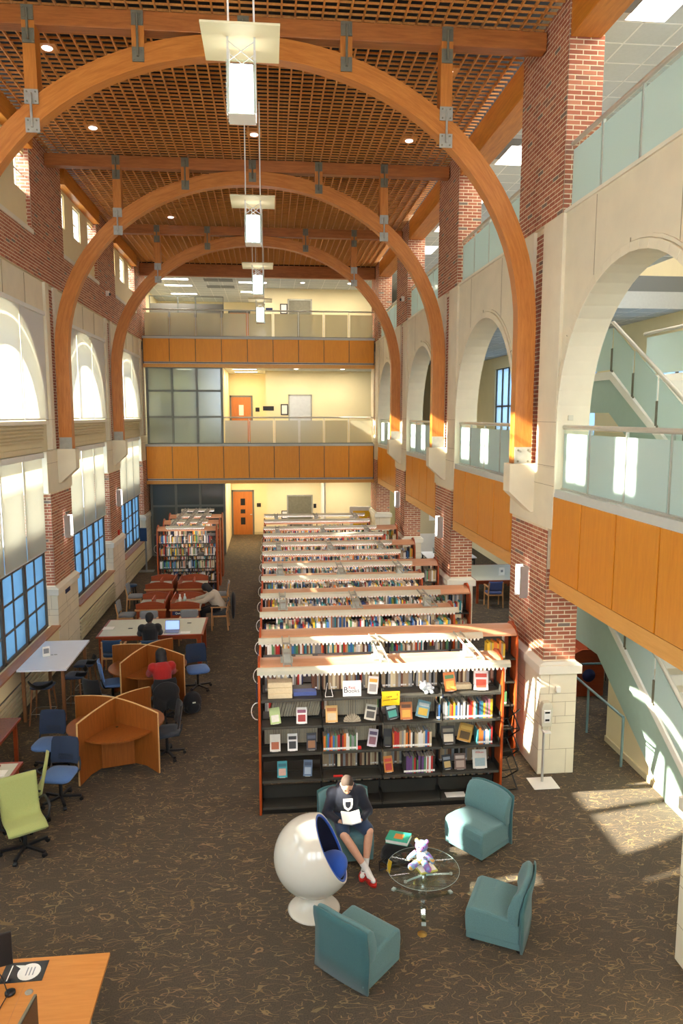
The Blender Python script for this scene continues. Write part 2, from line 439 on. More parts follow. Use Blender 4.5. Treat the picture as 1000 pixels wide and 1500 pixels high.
# ---- piers
NEARPIER = 11.8
ORDN = ['first', 'second', 'third', 'fourth', 'fifth', 'sixth', 'seventh', 'eighth', 'ninth']
def pier(side, py):
    s = 1 if side == 'R' else -1
    F = XR if s > 0 else XL
    def bx(mb, d0, d1, y0, y1, z0, z1):            # d measured outwards from the hall, from the pier face
        a, b = F+s*d0, F+s*d1; return mb.box(min(a, b), max(a, b), y0, y1, z0, z1)
    nth = ORDN[max(0, round((30.1-py)/6.1))]
    P = thing('brick_pier', '%s brick pier from the far galleries along the %s, with stone base' % (nth, 'arcade beside the stacks' if s > 0 else 'tall window wall'),
              'pier', group='piers along the arcade' if s > 0 else 'piers along the window wall', kind='structure')
    D = .53 if s > 0 else .62
    y0, y1 = py-HALF, py+HALF
    bx(MB(), 0, D, y0, y1, 1.88, 4.05).build('mortar_core', 'mortar', P)
    b = MB(); bx(b, -.05, D+.03, y0-.05, y1+.05, 0, 1.70)
    b.build('stone_base', 'stone', P, bevel=.008)
    b = MB(); bx(b, -.09, D+.09, y0-.10, y1+.10, 1.70, 1.84)
    cap = [(-.09, 1.84), (0.0, 1.90), (D, 1.90), (D+.09, 1.84)]
    b.prism([(F+s*p, z) for p, z in cap], 'Y', y0-.06, y1+.06); b.build('stone_cap', 'stone_light', P, bevel=.006)
    j = MB()
    for z in (.42, .86, .98, 1.22, 1.36):
        bx(j, -.052, D+.032, y0-.052, y1+.052, z, z+.006)
    for z0_, z1_, o in ((0, .42, .42), (.42, .86, .14), (.86, .98, .22), (.98, 1.22, .38), (1.22, 1.36, .16), (1.36, 1.70, .10)):
        x = F+s*o; j.box(x, x+.006, y0-.052, y0-.04, z0_, z1_)
        bx(j, -.052, -.04, py-.3+o, py-.294+o, z0_, z1_)
    j.build('joint', 'joint', P)
    # stone from z 4.05 to 8.75 with a narrow brick strip behind the arch
    sw = 1.0 if s > 0 else .5
    st = MB(); bx(st, .0, D, py-1.0, py+1.0, 4.05, 5.0); bx(st, .0, D, py-sw, py-.22, 5.0, Z3+.03); bx(st, .0, D, py+.22, py+sw, 5.0, Z3+.03)
    st.build('stone_block', 'stone', P, bevel=.006)
    j = MB()
    for z in (4.72, 5.02, 5.70): bx(j, -.003, .01, py-1.0, py+1.0, z, z+.007)
    if s > 0:
        for z in (4.72, 5.02): j.box(F+.05, F+D, py-1.003, py-.99, z, z+.007)
    j.build('joint', 'joint', P)
    bx(MB(), .06, D, py-.24, py+.24, 5.0, Z3+.05).build('mortar_core', 'mortar', P)
    # corbel below the arch foot
    if py < 29:
      c = MB(); prof = [(-.42, 5.02), (.02, 5.02), (.02, 4.22), (-.05, 4.22), (-.42, 4.56)]
      c.prism([(F+s*p, z) for p, z in prof], 'Y', py-.19, py+.13); c.build('corbel', 'stone', P, bevel=.006)
    # upper brick pier
    hw = .95 if s > 0 else 1.2
    zb = Z3+.03
    bx(MB(), 0, D, py-hw, py+hw, zb if s > 0 else 9.62, 11.9).build('mortar_core', 'mortar', P)
    m = MB()
    X = F
    bricks_x(m, X, -s, y0, y1, 1.91, 4.05)
    bricks_x(m, X+s*.06, -s, py-.22, py+.22, 5.0, Z3)
    bricks_x(m, X, -s, py-hw, py+hw, zb if s > 0 else 9.62, 11.75)
    near = s > 0 and py == NEARPIER
    if s > 0:
        if not near:
            bricks_y(m, y0, XR+.01, XR+D, 1.91, 4.0); bricks_y(m, py-hw, XR+.01, XR+D, zb, 11.7)
    else:
        bricks_y(m, y0, XL-D, XL-.01, 1.91, 4.05); bricks_y(m, py-hw, XL-.3, XL-.01, 9.64, 11.4)
    stuff(m.build('brickwork', 'brick_field', P))
    if near:
        brick_objects_y(P, y0, XR+.012, XR+D, 1.91, 3.45); brick_objects_y(P, py-hw, XR+.012, XR+D, zb, 11.68)
    return P
for py in PIERS:
    pier('R', py+(.2 if py < 6 else 0))
    pier('L', py)
pier('L', -.4)
# ================================================================== LEFT WALL
WL = thing('wall_left', 'tall window wall of stone, brick band and cream panels along the hall', 'wall', kind='structure')
XO = XL-.62
m = MB()
for c in [-3.45]+BAYS:
    arch_wall(m, XO+.2, XL-.06, c-2.56, c+2.56, 5.62, Z3+.03, c, 5.68, 2.32)
m.build('stone_panel', 'stone', WL)
j = MB()
for c in BAYS:
    [j.box(XL-.064, XL-.05, c+o-.005, c+o+.005, 8.1, Z3) for o in (-1.3, 0, 1.3)]
joint(WL, j)
m = MB().box(XO, XL, YN, YF+.9, Z3+.03, 9.62); m.build('mortar_core', 'mortar', WL)
m = MB(); bricks_x(m, XL, 1, 10, YF+.9, Z3+.03, 9.62); stuff(m.build('brickwork', 'brick_field', WL))
for c in [-3.45]+BAYS:
    m = MB().box(XL-.62, XL+.03, c-1.86, c+1.86, 9.60, 9.70); m.build('stone_sill', 'stone_light', WL, bevel=.006)
    # cream clerestory panel with three windows
    xs = [c-1.86]; 
    for o in (-1.58, -.02, 1.54): xs += [c+o-.36, c+o+.36]
    xs.append(c+1.86)
    m = MB()
    m.box(XL-.19, XL-.10, c-1.86, c+1.86, 9.70, 10.42); m.box(XL-.19, XL-.10, c-1.86, c+1.86, 11.22, 11.9)
    for a, b in zip(xs[0::2], xs[1::2]): m.box(XL-.19, XL-.10, a, b, 10.42, 11.22)
    m.build('cream_panel', 'cream_paint', WL)
# louvre panels and headers between the window storeys
for c in [-3.45]+BAYS:
    m = MB().box(XO, XL-.12, c-2.56, c+2.56, 5.22 if c == BAYS[1] else 4.95, 5.62); m.build('header_panel', 'radiator_cream', WL)
    for k in range(5):
        z = 5.23+k*.072
        m = MB(); m.prism([(XL-.12, z), (XL-.07, z+.005), (XL-.07, z+.03), (XL-.12, z+.06)], 'Y', c-2.2, c+2.2); m.build('louvre_slat', 'radiator_cream', WL)
    m = MB().box(XL-.13, XL-.05, c-2.5, c+2.5, 5.60, 5.68); m.build('stone_sill', 'stone_light', WL, bevel=.005)
    m = MB().box(XL-.13, XL-.06, c-2.04, c+2.04, 5.23 if c == BAYS[1] else 5.0, 5.27 if c == BAYS[1] else 5.10); m.build('header_lip', 'radiator_cream', WL)
    # low wall, ribbed heater cover, timber sill
    m = MB().box(XO, XL-.10, c-2.2, c+2.2, 0, .95); m.build('low_wall', 'cream_paint', WL)
    m = MB().box(XL-.12, XL+.09, c-2.15, c+2.15, .95, .99); m.build('window_sill', 'sill_wood', WL, bevel=.006)
    m = MB().box(XL-.11, XL+.04, c-2.14, c+2.14, .62, .95); m.build('heater_top', 'cream_paint', WL)
    for k in range(6):
        z = .06+k*.092
        m = MB().box(XL-.11, XL+.08, c-2.12, c+2.12, z, z+.062); m.build('heater_rib', 'radiator_cream', WL, bevel=.004)
    m = MB().box(XL-.13, XL+.04, c-2.12, c+2.12, 0, .61); m.build('heater_body', 'frame_bronze', WL)
# windows
def lower_window(n, c, detail, first):
    W = thing('window_%d' % n, 'tall gridded window with blue panes in the window wall', 'window', group='lower gridded windows', kind='structure')
    x0, x1 = XL-.30, XL-.16
    fr = MB(); y0, y1, z0, z1 = c-2.06, c+2.06, .99, (5.22 if c == BAYS[1] else 4.95)
    fr.box(x0, x1, y0, y1, z0, z0+.06); fr.box(x0, x1, y0, y1, z1-.06, z1)
    for k in range(4):
        y = y0+(y1-y0)*k/3; fr.box(x0-.05, x1+.0, max(y0, y-.06), min(y1, y+.06), z0, z1)
    rows = 7; rh = (z1-z0)/rows
    for k in range(1, 5): fr.box(x0+.08, x1-.02, y0, y1, z0+k*rh-.018, z0+k*rh+.018)
    for k in range(3):
        y = y0+(y1-y0)*(k+.5)/3; fr.box(x0+.08, x1-.02, y-.018, y+.018, z0, z0+4*rh)
    fr.build('window_frame', 'frame_bronze', W)
    if detail:
        for k in range(6):
            ya = y0+(y1-y0)*k/6; yb = ya+(y1-y0)/6
            for r in range(4):
                p = MB().box(x0+.09, x0+.094, ya+.02, yb-.02, z0+r*rh+.02, z0+(r+1)*rh-.02).build('pane', 'pane_blue', W)
        MB().box(x0+.05, x0+.056, y0, y1, z0+4*rh, z1).build('pane', 'pane_clear', W)
    else:
        MB().box(x0+.05, x0+.056, y0, y1, z0, z1).build('pane', 'pane_clear', W)
    return W
def arched_window(n, c):
    W = thing('window_%d' % n, 'half-round arched window above the louvres in the window wall', 'window', group='upper arched windows', kind='structure')
    fr = MB(); arch_ring(fr, XO+.10, XO+.106, c, 5.68, 1.80, 2.32, 5.66); fr.build('added_light_ring', 'light_ring', W)  # made-up translucent ring: diffuses sun so the shade's outer band glows
    fr = MB(); fr.box(XO+.02, XO+.14, c-2.32, c+2.32, 5.66, 5.74); arch_ring(fr, XO+.06, XO+.14, c, 5.68, 1.78, 1.82, 5.7)
    for o in (-.72, .72): fr.box(XO+.02, XO+.12, c+o-.06, c+o+.06, 5.7, 7.6)
    fr.build('window_frame', 'white_paint', W)
    n_ = 24; poly = [(c-1.8*math.cos(PI*i/n_), 5.68+1.8*math.sin(PI*i/n_)) for i in range(n_+1)]
    MB().prism(poly, 'X', XO+.06, XO+.066).build('pane', 'pane_clear', W)
def clerestory(n, c):
    for o in (-1.58, -.02, 1.54):
        W = thing('window_%d' % n, 'small square-headed clerestory window high in the cream panel', 'window', group='clerestory windows', kind='structure')
        fr = MB(); y0, y1 = c+o-.36, c+o+.36
        fr.box(XL-.19, XL-.14, y0, y1, 10.42, 10.46); fr.box(XL-.19, XL-.14, y0, y1, 11.18, 11.22); fr.box(XL-.19, XL-.14, y0, y0+.03, 10.42, 11.22); fr.box(XL-.19, XL-.14, y1-.03, y1, 10.42, 11.22)
        fr.box(XL-.19, XL-.17, (y0+y1)/2-.018, (y0+y1)/2+.018, 10.42, 11.22); fr.box(XL-.19, XL-.17, y0, y1, 10.80, 10.836)
        fr.build('window_frame', 'white_paint', W)
        MB().box(XL-.17, XL-.165, y0, y1, 10.42, 11.22).build('pane', 'pane_clear', W)
n = 1
for c in [-3.45]+BAYS:
    vis = c > 10
    lower_window(n, c, vis, c); arched_window(n+1, c); clerestory(n+2, c); n += 5
    if c in (BAYS[0], BAYS[1]):
        spans = ((c-2.0, c+1.45),) if c == BAYS[0] else ((c-1.72, c-1.12), (c-.72, c+2.0))
        for ya, yb in spans:
            S = thing('roller_shade', 'cream roller shade over a gridded window beside the lounge area', 'shade', group='roller shades beside the lounge')
            MB().box(XL-.085, XL-.081, ya, yb, 1.2, 4.88).build('shade_cloth', 'shade_cloth', S); MB().box(XL-.115, XL-.03, ya, yb, 4.88, 4.98).build('cassette', 'shade_cassette', S)
    if vis:
        for k in range(3):      # lower roller shades
            ya = c-1.98+k*1.32; yb = ya+1.27
            nth = ORDN[round((27.05-c)/6.1)*3+2-k]
            S = thing('roller_shade', '%s cream lower roller shade from the far galleries, half drawn over gridded window' % nth, 'shade', group='lower roller shades')
            MB().box(XL-.085, XL-.081, ya, yb, 2.80, 4.88).build('shade_cloth', 'shade_cloth', S)
            MB().box(XL-.092, XL-.074, ya, yb, 2.775, 2.80).build('hem_bar', 'shade_cassette', S)
            MB().box(XL-.115, XL-.03, ya-.02, yb+.02, 4.86, 4.98).build('cassette', 'shade_cassette', S, bevel=.006)
            ya = c-2.46+k*1.645; yb = ya+1.60
            S = thing('roller_shade', '%s sheer white roller shade from the far galleries, glowing over half-round window' % nth, 'shade', group='upper roller shades')
            MB().box(XL-.04, XL-.037, ya, yb, 5.72, 8.0).build('shade_cloth', 'shade_sheer', S)
            MB().box(XL-.048, XL-.030, ya, yb, 5.70, 5.73).build('hem_bar', 'shade_cassette', S)
            MB().box(XL-.056, XL+.004, ya-.02, yb+.02, 8.0, 8.09).build('cassette', 'shade_cassette', S, bevel=.006)
# long glulam beams under the ceiling edge, both sides
for p in PIERS:
    MBm = MB().box(XL-.25, XL+.10, p-6.1+1.2, p-1.2, 11.32, 11.72)
    o = MBm.build('edge_beam', 'beam_long_wood', bevel=.01); tag(o, 'glulam edge beam above the clerestory windows', 'beam', 'edge beams over the clerestory', 'structure')
    o = MB().box(XR+.02, XR+.48, p-6.1+.95, p-.95, 11.16, 11.72).build('edge_beam', 'beam_long_wood', bevel=.01)
    tag(o, 'glulam edge beam spanning between brick piers over the top gallery', 'beam', 'edge beams over the top gallery', 'structure')
# unseen near end wall behind the viewpoint; its high glazing is added as fill light
NE = thing('wall_near', 'unseen stone end wall with high glazing added to light the hall', 'wall', kind='structure')
m = MB().box(-5.6, XW+.3, YN-.3, YN, 0, 5.2); m.box(-5.6, XW+.3, YN-.3, YN, 11.0, 12.3)
for x in (-5.3, -1.9, 1.5, 4.6, XW): m.box(x-.3, x+.3, YN-.3, YN, 0, 12.3)
m.build('stone_frame', 'stone', NE)
MB().box(-5.3, XW, YN-.16, YN-.15, 5.2, 11.0).build('pane', 'pane_clear', NE)
# ================================================================== CEILING
CE = thing('ceiling', 'open timber lattice ceiling below a dark plenum', 'ceiling', kind='structure')
MB().box(-5.6, XR+.6, YN, YF+.3, 12.15, 12.3).build('dark_deck', 'dark_void', CE)
MB().box(XL-.1, XR+.05, YN, 9.0, ZLAT, ZLAT+.05).build('solid_panel', 'lattice_wood', CE)
xs = []; x = XL+.08
while x < XR: xs.append(x); x += .2045
me = MB().box(-.013, .013, 9.0, YF+.1, 0, .05).mesh('lattice_slat', 'lattice_wood')
for x in xs:
    o = link('lattice_slat', me, CE); o.location = (x, 0, ZLAT)
me = MB().box(XL, XR, -.009, .009, .006, .036).mesh('lattice_slat', 'lattice_wood')
y = 9.1
while y < YF:
    o = link('lattice_slat', me, CE); o.location = (0, y, ZLAT); y += .162
for (px, py_) in ((69, 70), (136, 187), (372, 197), (599, 206), (250, 318), (656, 105)):
    p = at_z(px, py_, ZLAT)
    L = thing('recessed_light', 'white round downlight in a timber tile of the lattice ceiling', 'light', (p.x, p.y, ZLAT-.005), 0, 'downlights in the lattice ceiling')
    MB().box(-.16, .16, -.16, .16, 0, .05).build('timber_tile', 'lattice_wood', L)
    MB().lathe([(0, -.012), (.075, -.012), (.085, 0), (.085, .004), (0, .004)], 20).build('lens', 'lamp_white', L)
# beams and arches
ARCH_A, ARCH_B, ZC = 4.43, 4.0, 7.2
AW = .30
def arch_profile(off):
    pts = [(-(ARCH_A+off), 5.02)]
    n_ = 48
    for i in range(n_+1):
        a = PI - PI*i/n_; cxx, czz = math.cos(a), math.sin(a)
        e = 2/2.06
        x = math.copysign(abs(cxx)**e, cxx)*ARCH_A; z = max(czz, 0)**e*ARCH_B
        nx, nz = x/ARCH_A**2, z/ARCH_B**2; l = math.hypot(nx, nz) or 1
        pts.append((x+off*nx/l, ZC+z+off*nz/l))
    pts.append(((ARCH_A+off), 5.02)); return pts
inner, outer = arch_profile(-AW/2), arch_profile(AW/2)
def zat(dx, prof):
    for (xa, za), (xb, zb) in zip(prof, prof[1:]):
        if xa <= dx <= xb and xb > xa: return za+(zb-za)*(dx-xa)/(xb-xa)
YNAMES = {11.8: 'rising beside the hand sanitizer stand pier', 17.9: 'standing second along the hall', 24.0: 'standing last before the far galleries', 5.7: 'standing over the lounge area'}
plate_me = MB(); plate_me.box(-.10, .10, -.014, 0, -.10, .10); plate_me = plate_me.mesh('steel_plate', 'steel')
plate_dk = MB(); plate_dk.box(-.085, .085, -.014, 0, -.10, .10); plate_dk = plate_dk.mesh('steel_plate', 'steel_dark')
bolt_me = MB(); 
bolt_me.cyl((0, -.022, 0), (0, -.012, 0), .013, 8)
bolt_me = bolt_me.mesh('bolt', 'steel_dark')
def plate(par, x, y, z, me=None, s=1.0):
    o = link('steel_plate', me or plate_me, par); o.location = (x, y, z); o.scale = (s, 1, s)
    if y < 13:
        for sx in (-1, 1):
            for sz in (-1, 1): b = link('bolt', bolt_me, o); b.location = (sx*.06, 0, sz*.065)
    return o
for ya in [5.7, 11.8, 17.9, 24.0]:
    y0, y1 = ya-.15, ya+.07
    A = thing('timber_arch', 'glulam timber arch %s' % YNAMES[ya], 'arch', kind='structure')
    m = MB()
    m.prism([(CX+x, z) for x, z in outer] + [(CX+x, z) for x, z in reversed(inner)], 'Y', y0, y1) if False else None
    for i in range(len(outer)-1):
        m._add([(CX+inner[i][0], y0, inner[i][1]), (CX+inner[i+1][0], y0, inner[i+1][1]), (CX+outer[i+1][0], y0, outer[i+1][1]), (CX+outer[i][0], y0, outer[i][1]),
                (CX+inner[i][0], y1, inner[i][1]), (CX+inner[i+1][0], y1, inner[i+1][1]), (CX+outer[i+1][0], y1, outer[i+1][1]), (CX+outer[i][0], y1, outer[i][1])],
               [(0, 1, 2, 3), (7, 6, 5, 4), (0, 4, 5, 1), (3, 2, 6, 7)])
    rib = m.build('rib', 'arch_wood', A); me_ = rib.data; uv = me_.uv_layers.new(name='UVMap'); cum = [0]
    for i in range(len(outer)-1): cum.append(cum[-1]+math.hypot(outer[i+1][0]-outer[i][0], outer[i+1][1]-outer[i][1]))
    for po in me_.polygons:
        seg = po.index//4
        for li, vi in zip(po.loop_indices, po.vertices):
            q = vi % 8; uv.data[li].uv = (cum[seg+(1 if q in (1, 2, 5, 6) else 0)]+(5 if q > 3 else 0), (0.0 if q in (0, 1, 4, 5) else AW)+(.5+(.22 if q > 3 else 0) if po.index % 4 > 1 else 0))
    for sx in (-1, 1):
        p = plate(A, CX+sx*ARCH_A, y0-.002, 5.15, s=1.4)
        MB().box(CX+sx*ARCH_A-.15, CX+sx*ARCH_A+.15, y0-.003, y1+.003, 5.0, 5.03).build('foot_plate', 'steel', A)
    # tie beam and hangers
    B = thing('tie_beam', 'glulam tie beam over the arch %s' % YNAMES[ya], 'beam', kind='structure')
    MB().box(XL+.02, XR-.03, y0, y1, ZB0, ZB1).build('beam', 'beam_wood', B, bevel=.008)
    for dx in (-3.05, -1.52, 0, 1.52, 3.05):
        zt = zat(dx, outer)-.06
        if zt < ZB0: MB().box(CX+dx-.09, CX+dx+.09, y0-.012, y1+.012, zt, ZB0+.22).build('hanger', 'post_wood', B)
        yy = y0-.014
        plate(B, CX+dx, yy, 11.49, plate_dk)
        if abs(dx) > 3:
            plate(B, CX+dx, yy, 11.18, plate_dk); plate(B, CX+dx, yy, 10.36); plate(B, CX+dx, yy, 9.97)
            MB().cyl((CX+dx, yy-.045, 10.40), (CX+dx, yy-.045, 9.93), .018, 8).build('tie_rod', 'steel', B)
            MB().cyl((CX+dx, yy-.045, 11.53), (CX+dx, yy-.045, 11.12), .018, 8).build('tie_rod', 'steel_dark', B)
        else:
            zz = zat(dx, outer)-.14
            plate(B, CX+dx, yy, zz, plate_dk)
            MB().cyl((CX+dx, yy-.045, 11.53), (CX+dx, yy-.045, zz-.04), .018, 8).build('tie_rod', 'steel_dark', B)
MB().box(XL-.3, XR+.6, YF+.08, YF+.3, 11.5, 12.2).build('plenum_end', 'dark_void', CE)
B = structure('tie_beam', MB().box(XL+.02, XR-.03, YF-.15, YF+.07, 11.20, 11.66), 'beam_wood', 'glulam beam over the front of the far top gallery', 'beam', bevel=.008)
# ================================================================== RIGHT SIDE: ARCADE AND GALLERIES
WR = thing('wall_right', 'stone arcade wall with half-round openings and timber fascia panels', 'wall', kind='structure')
m = MB()
for c in BAYS:
    arch_wall(m, XR+.05, XR+.52, c-2.06, c+2.06, Z2-.3, Z3+.03, c, 5.72, 2.03, zopen=4.62)
m.build('stone_panel', 'stone', WR)
m = MB()
for c in BAYS: arch_ring(m, XR+.005, XR+.06, c, 5.72, 2.03, 2.15, 4.62)
m.build('arch_moulding', 'stone', WR, bevel=.008)
m = MB()
for c in BAYS: arch_ring(m, XR+.03, XR+.058, c, 5.72, 2.16, 2.20, 4.62)
m.build('arch_moulding', 'stone', WR)
j = MB()
for c in BAYS:
    for o in (-1.05, 1.05):
        zt = 5.72+math.sqrt(2.2**2-o*o); j.box(XR+.046, XR+.056, c+o-.005, c+o+.005, zt, Z3)
    for a in (.6, 1.57, 2.54):
        ya, za = c-2.05*math.cos(a), 5.72+2.05*math.sin(a); yb, zb = c-2.2*math.cos(a), 5.72+2.2*math.sin(a)
        j.bar((XR+.018, ya, za), (XR+.018, yb, zb), .01, .006)
joint(WR, j)
for c in BAYS:
    MB().box(XR+.02, XR+.30, c-2.14, c+2.14, 4.56, 4.68).build('curb', 'curb_grey', WR)
    for k in range(4):
        a = c-2.1+k*1.05
        MB().box(XR+.01, XR+.10, a+.016, a+1.034, 3.33, 4.56).build('timber_panel', 'panel_wood', WR, bevel=.008)
    MB().box(XR+.02, XR+.30, c-2.12, c+2.12, 3.10, 3.32).build('fascia_trim', 'panel_trim_wood', WR)
    MB().box(XR+.06, XR+.14, c-2.12, c+2.12, 3.3, 4.56).build('fascia_backing', 'endpanel_wood', WR)
def balustrade(name, label, group, c, zf, zr, x, pier_half):
    R = thing(name, label, 'railing', group=group)
    y0, y1 = c-3.05+pier_half, c+3.05-pier_half
    edges = [y0] + [c+.07+o for o in (-1.05, 0, 1.05)] + [y1]
    for a, b in zip(edges, edges[1:]):
        MB().box(x, x+.013, a+.035, b-.035, zf+.03, zr-.10).build('glass_panel', 'glass_frost', R)
        g = MB(); g.box(x, x+.012, a+.008, a+.033, zf+.02, zr-.05); g.box(x, x+.012, b-.033, b-.008, zf+.02, zr-.05); g.box(x, x+.012, a+.033, b-.033, zr-.10, zr-.05)
        g.build('clear_edge', 'glass_clear', R)
    for y in edges[1:-1]: MB().box(x-.005, x+.035, y-.009, y+.009, zf-.02, zr-.02).build('post', 'brushed', R)
    MB().cyl((x+.005, y0, zr), (x+.005, y1, zr), .034, 14).build('handrail', 'rail_metal', R)
    MB().box(x-.02, x+.04, y0, y1, zf-.01, zf+.02).build('shoe', 'brushed', R)
    return R
for c in BAYS[1:]:
    nth = ORDN[round((27.05-c)/6.1)]
    balustrade('glass_balustrade', 'frosted glass balustrade in the %s half-round arch from the far galleries' % nth, 'balustrades in the arches', c, 4.68, 5.63, XR+.13, 1.0)
    balustrade('glass_balustrade', 'frosted glass balustrade of the side top gallery, %s span from the far galleries' % nth, 'balustrades of the top gallery', c, Z3+.08, 9.72, XR+.12, .95)
    MB().box(XR+.02, XR+.3, c-2.1, c+2.1, Z3+.02, Z3+.07).build('curb', 'stone_light', WR)
# aisle slabs with a stair well, suspended ceilings, outer wall
ST0, ST1, SX = 5.0, 15.2, 5.9
SL = MB()
for zt, zb in ((Z2, 4.2), (Z3, 8.4)):
    SL.box(XR+.3, SX-.1, YN, YF+8, zb, zt); SL.box(SX-.1, XW, ST1, YF+8, zb, zt); SL.box(SX-.1, XW, YN, ST0-3, zb, zt)
structure('floor_gallery', SL, 'grey_fabric', 'grey carpeted floor slabs of the side galleries', 'floor')
cl = MB()
cl.box(XR+.15, XW, YN, YF+8, 11.42, 11.5)
for z, z1_ in ((8.05, 8.4), (3.25, 4.2)):
    cl.box(XR+.3, SX-.1, YN, YF+.0, z, z1_); cl.box(SX-.1, XW, ST1, YF, z, z1_)
C2 = structure('ceiling_gallery', cl, 'tile_white', 'white suspended tile ceiling of the side galleries', 'ceiling')
g = MB()
for zc in (11.42, 8.05, 3.25):
    for i in range(0, 40):
        y = i*.61+6
        if zc < 11 and y < ST1: g.box(XR+.32, SX-.12, y-.012, y+.012, zc-.006, zc)
        else: g.box(XR+.32, XW, y-.012, y+.012, zc-.006, zc)
    for k in range(8):
        x = XR+.5+k*.61
        if zc > 11 or x < SX-.1: g.box(x-.012, x+.012, YN, YF+4, zc-.006, zc)
        else: g.box(x-.012, x+.012, ST1, YF, zc-.006, zc)
g.build('ceiling_grid', 'grid_white', C2)
def ceiling_panel(x, y, z, w=.58, d=1.15, power=6, col=(1, .95, .86)):
    L = thing('ceiling_light', 'recessed white fluorescent panel in the suspended gallery ceiling', 'light', (x, y, z), 0, 'fluorescent panels of the galleries')
    MB().box(-w/2, w/2, -d/2, d/2, -.012, -.006).build('diffuser', 'lamp_panel', L)
    MB().box(-w/2-.02, w/2+.02, -d/2-.02, d/2+.02, -.007, 0).build('trim', 'grid_white', L)
    ld = bpy.data.lights.new('panel_glow', 'AREA'); ld.shape = 'RECTANGLE'; ld.size = w; ld.size_y = d; ld.energy = power; ld.color = col
    lo = bpy.data.objects.new('panel_glow', ld); COL.objects.link(lo); lo.parent = L; lo.location = (0, 0, -.03)
for c in BAYS[1:]:
    for dy in (-1.5, 1.5): ceiling_panel(XR+1.1, c+dy, 11.415, power=6); ceiling_panel(XR+2.9, c+dy, 11.415, power=6)
    ceiling_panel(XR+.95, c, 8.045, power=6); ceiling_panel(XR+1.0, c, 3.245, power=9)
for (x, y) in ((5.0, 9.7), (5.0, 10.35), (5.0, 15.7), (5.05, 16.3)):
    o = MB().box(x-.29, x+.29, y-.29, y+.29, 11.405, 11.418).build('air_grille', 'tile_grey'); tag(o, 'grey square air return grille in the gallery tile ceiling', 'vent', 'air grilles of the gallery ceiling')
# outer wall of the aisle, with windows
OW = thing('wall_outer', 'cream outer wall of the side aisle with tall blue-lit windows', 'wall', kind='structure')
m = MB(); gl = MB(); fr = MB()
for zs0, zs1, wz0, wz1 in ((0, 4.2, .9, 3.0), (4.55, 8.4, 5.2, 7.6), (8.72, 11.5, 9.5, 11.0)):
    m.box(XW, XW+.3, YN, 38, zs0-.4, wz0); m.box(XW, XW+.3, YN, 38, wz1, zs1+.1)
    ys = [YN]
    for c in [2.65]+BAYS[1:]:
        ys += [c-1.5, c+1.5]
        gl.box(XW+.1, XW+.106, c-1.5, c+1.5, wz0, wz1)
        for k in range(5): y = c-1.5+k*.75; fr.box(XW+.05, XW+.15, y-.03, y+.03, wz0, wz1)
        for z in (wz0, (wz0*.6+wz1*.4), wz1): fr.box(XW+.05, XW+.15, c-1.5, c+1.5, z-.03, z+.03)
    ys.append(38)
    for a, b in zip(ys[0::2], ys[1::2]): m.box(XW, XW+.3, a, b, wz0, wz1)
m.build('wall_face', 'cream_paint', OW); gl.build('pane', 'pane_outer', OW); fr.build('window_frame', 'frame_bronze', OW)
# ================================================================== FAR GALLERIES
YB, YD, YBK = 33.4, 35.8, 37.6     # lift wall, corridor door wall, back of the top-floor office
FW = thing('wall_far', 'three storey gallery front with timber fascia bands across the end of the hall', 'wall', kind='structure')
XA, XB = XL-.3, XR+.1
def fascia(zb, zt):
    n_ = 9; w = (XR-.02-(XL+.02))/n_
    for k in range(n_):
        a = XL+.02+k*w
        MB().box(a+.012, a+w-.012, YF, YF+.05, zb+.22, zt-.04).build('timber_panel', 'panel_far_wood', FW, bevel=.006)
    MB().box(XL, XR, YF+.03, YF+.3, zb+.1, zt).build('fascia_backing', 'frame_bronze', FW)
    MB().box(XL+.05, XR-.05, YF+.0, YF+.05, zb+.145, zb+.165).build('slot_trim', 'white_paint', FW)
    MB().box(XL+.05, XR-.05, YF+.015, YF+.06, zb+.165, zb+.205).build('slot_diffuser', 'black_metal', FW)
    MB().box(XL+.05, XR-.05, YF+.0, YF+.05, zb+.20, zb+.215).build('slot_trim', 'white_paint', FW)
    MB().box(XL, XR, YF-.01, YF+.3, zb, zb+.14).build('fascia_trim', 'panel_trim_wood', FW)
    MB().box(XL, XR, YF-.02, YF+.3, zt-.04, zt+.05).build('curb', 'curb_grey', FW)
fascia(3.04, 4.60); fascia(7.70, 8.86)
m = MB(); m.box(XL-.6, XR+.6, YF+.2, YBK+.3, 4.2, Z2); m.box(XL-.6, XR+.6, YF+.2, YBK+.3, 8.4, Z3); structure('floor_far', m, 'grey_fabric', 'grey carpeted floor slabs of the far galleries', 'floor')
m = MB(); m.box(XL-.6, XR+.6, YF+.25, YBK+.3, 3.12, 4.2); m.box(XL-.6, XR+.6, YF+.25, YBK+.3, 7.78, 8.4); m.box(XL-.6, XR+.6, YF+.05, YBK+.3, 11.36, 11.5)
CF = structure('ceiling_far', m, 'tile_white', 'white tile ceilings of the far galleries', 'ceiling')
g = MB()
for k in range(17): x = XL+k*.61; g.box(x-.01, x+.01, YF+.1, YBK, 11.354, 11.36)
for k in range(12): y = YF+.4+k*.61; g.box(XL, XR, y-.01, y+.01, 11.354, 11.36)
g.build('ceiling_grid', 'grid_white', CF)
for (x, y) in ((-2.3, 31.6), (-2.3, 33.2)):
    for dx in (0, .6): o = MB().box(x+dx-.29, x+dx+.29, y-.29, y+.29, 11.34, 11.358).build('air_grille', 'tile_grey'); tag(o, 'grey square air return grille in the far top gallery ceiling', 'vent', 'air grilles of the far gallery')
for (x, y) in ((-3.8, 31.5), (-3.8, 33.0), (-.6, 32.0), (-.6, 34.4), (-3.8, 35.2)): ceiling_panel(x, y, 11.354, 1.15, .3, 11, (1, .93, .8))
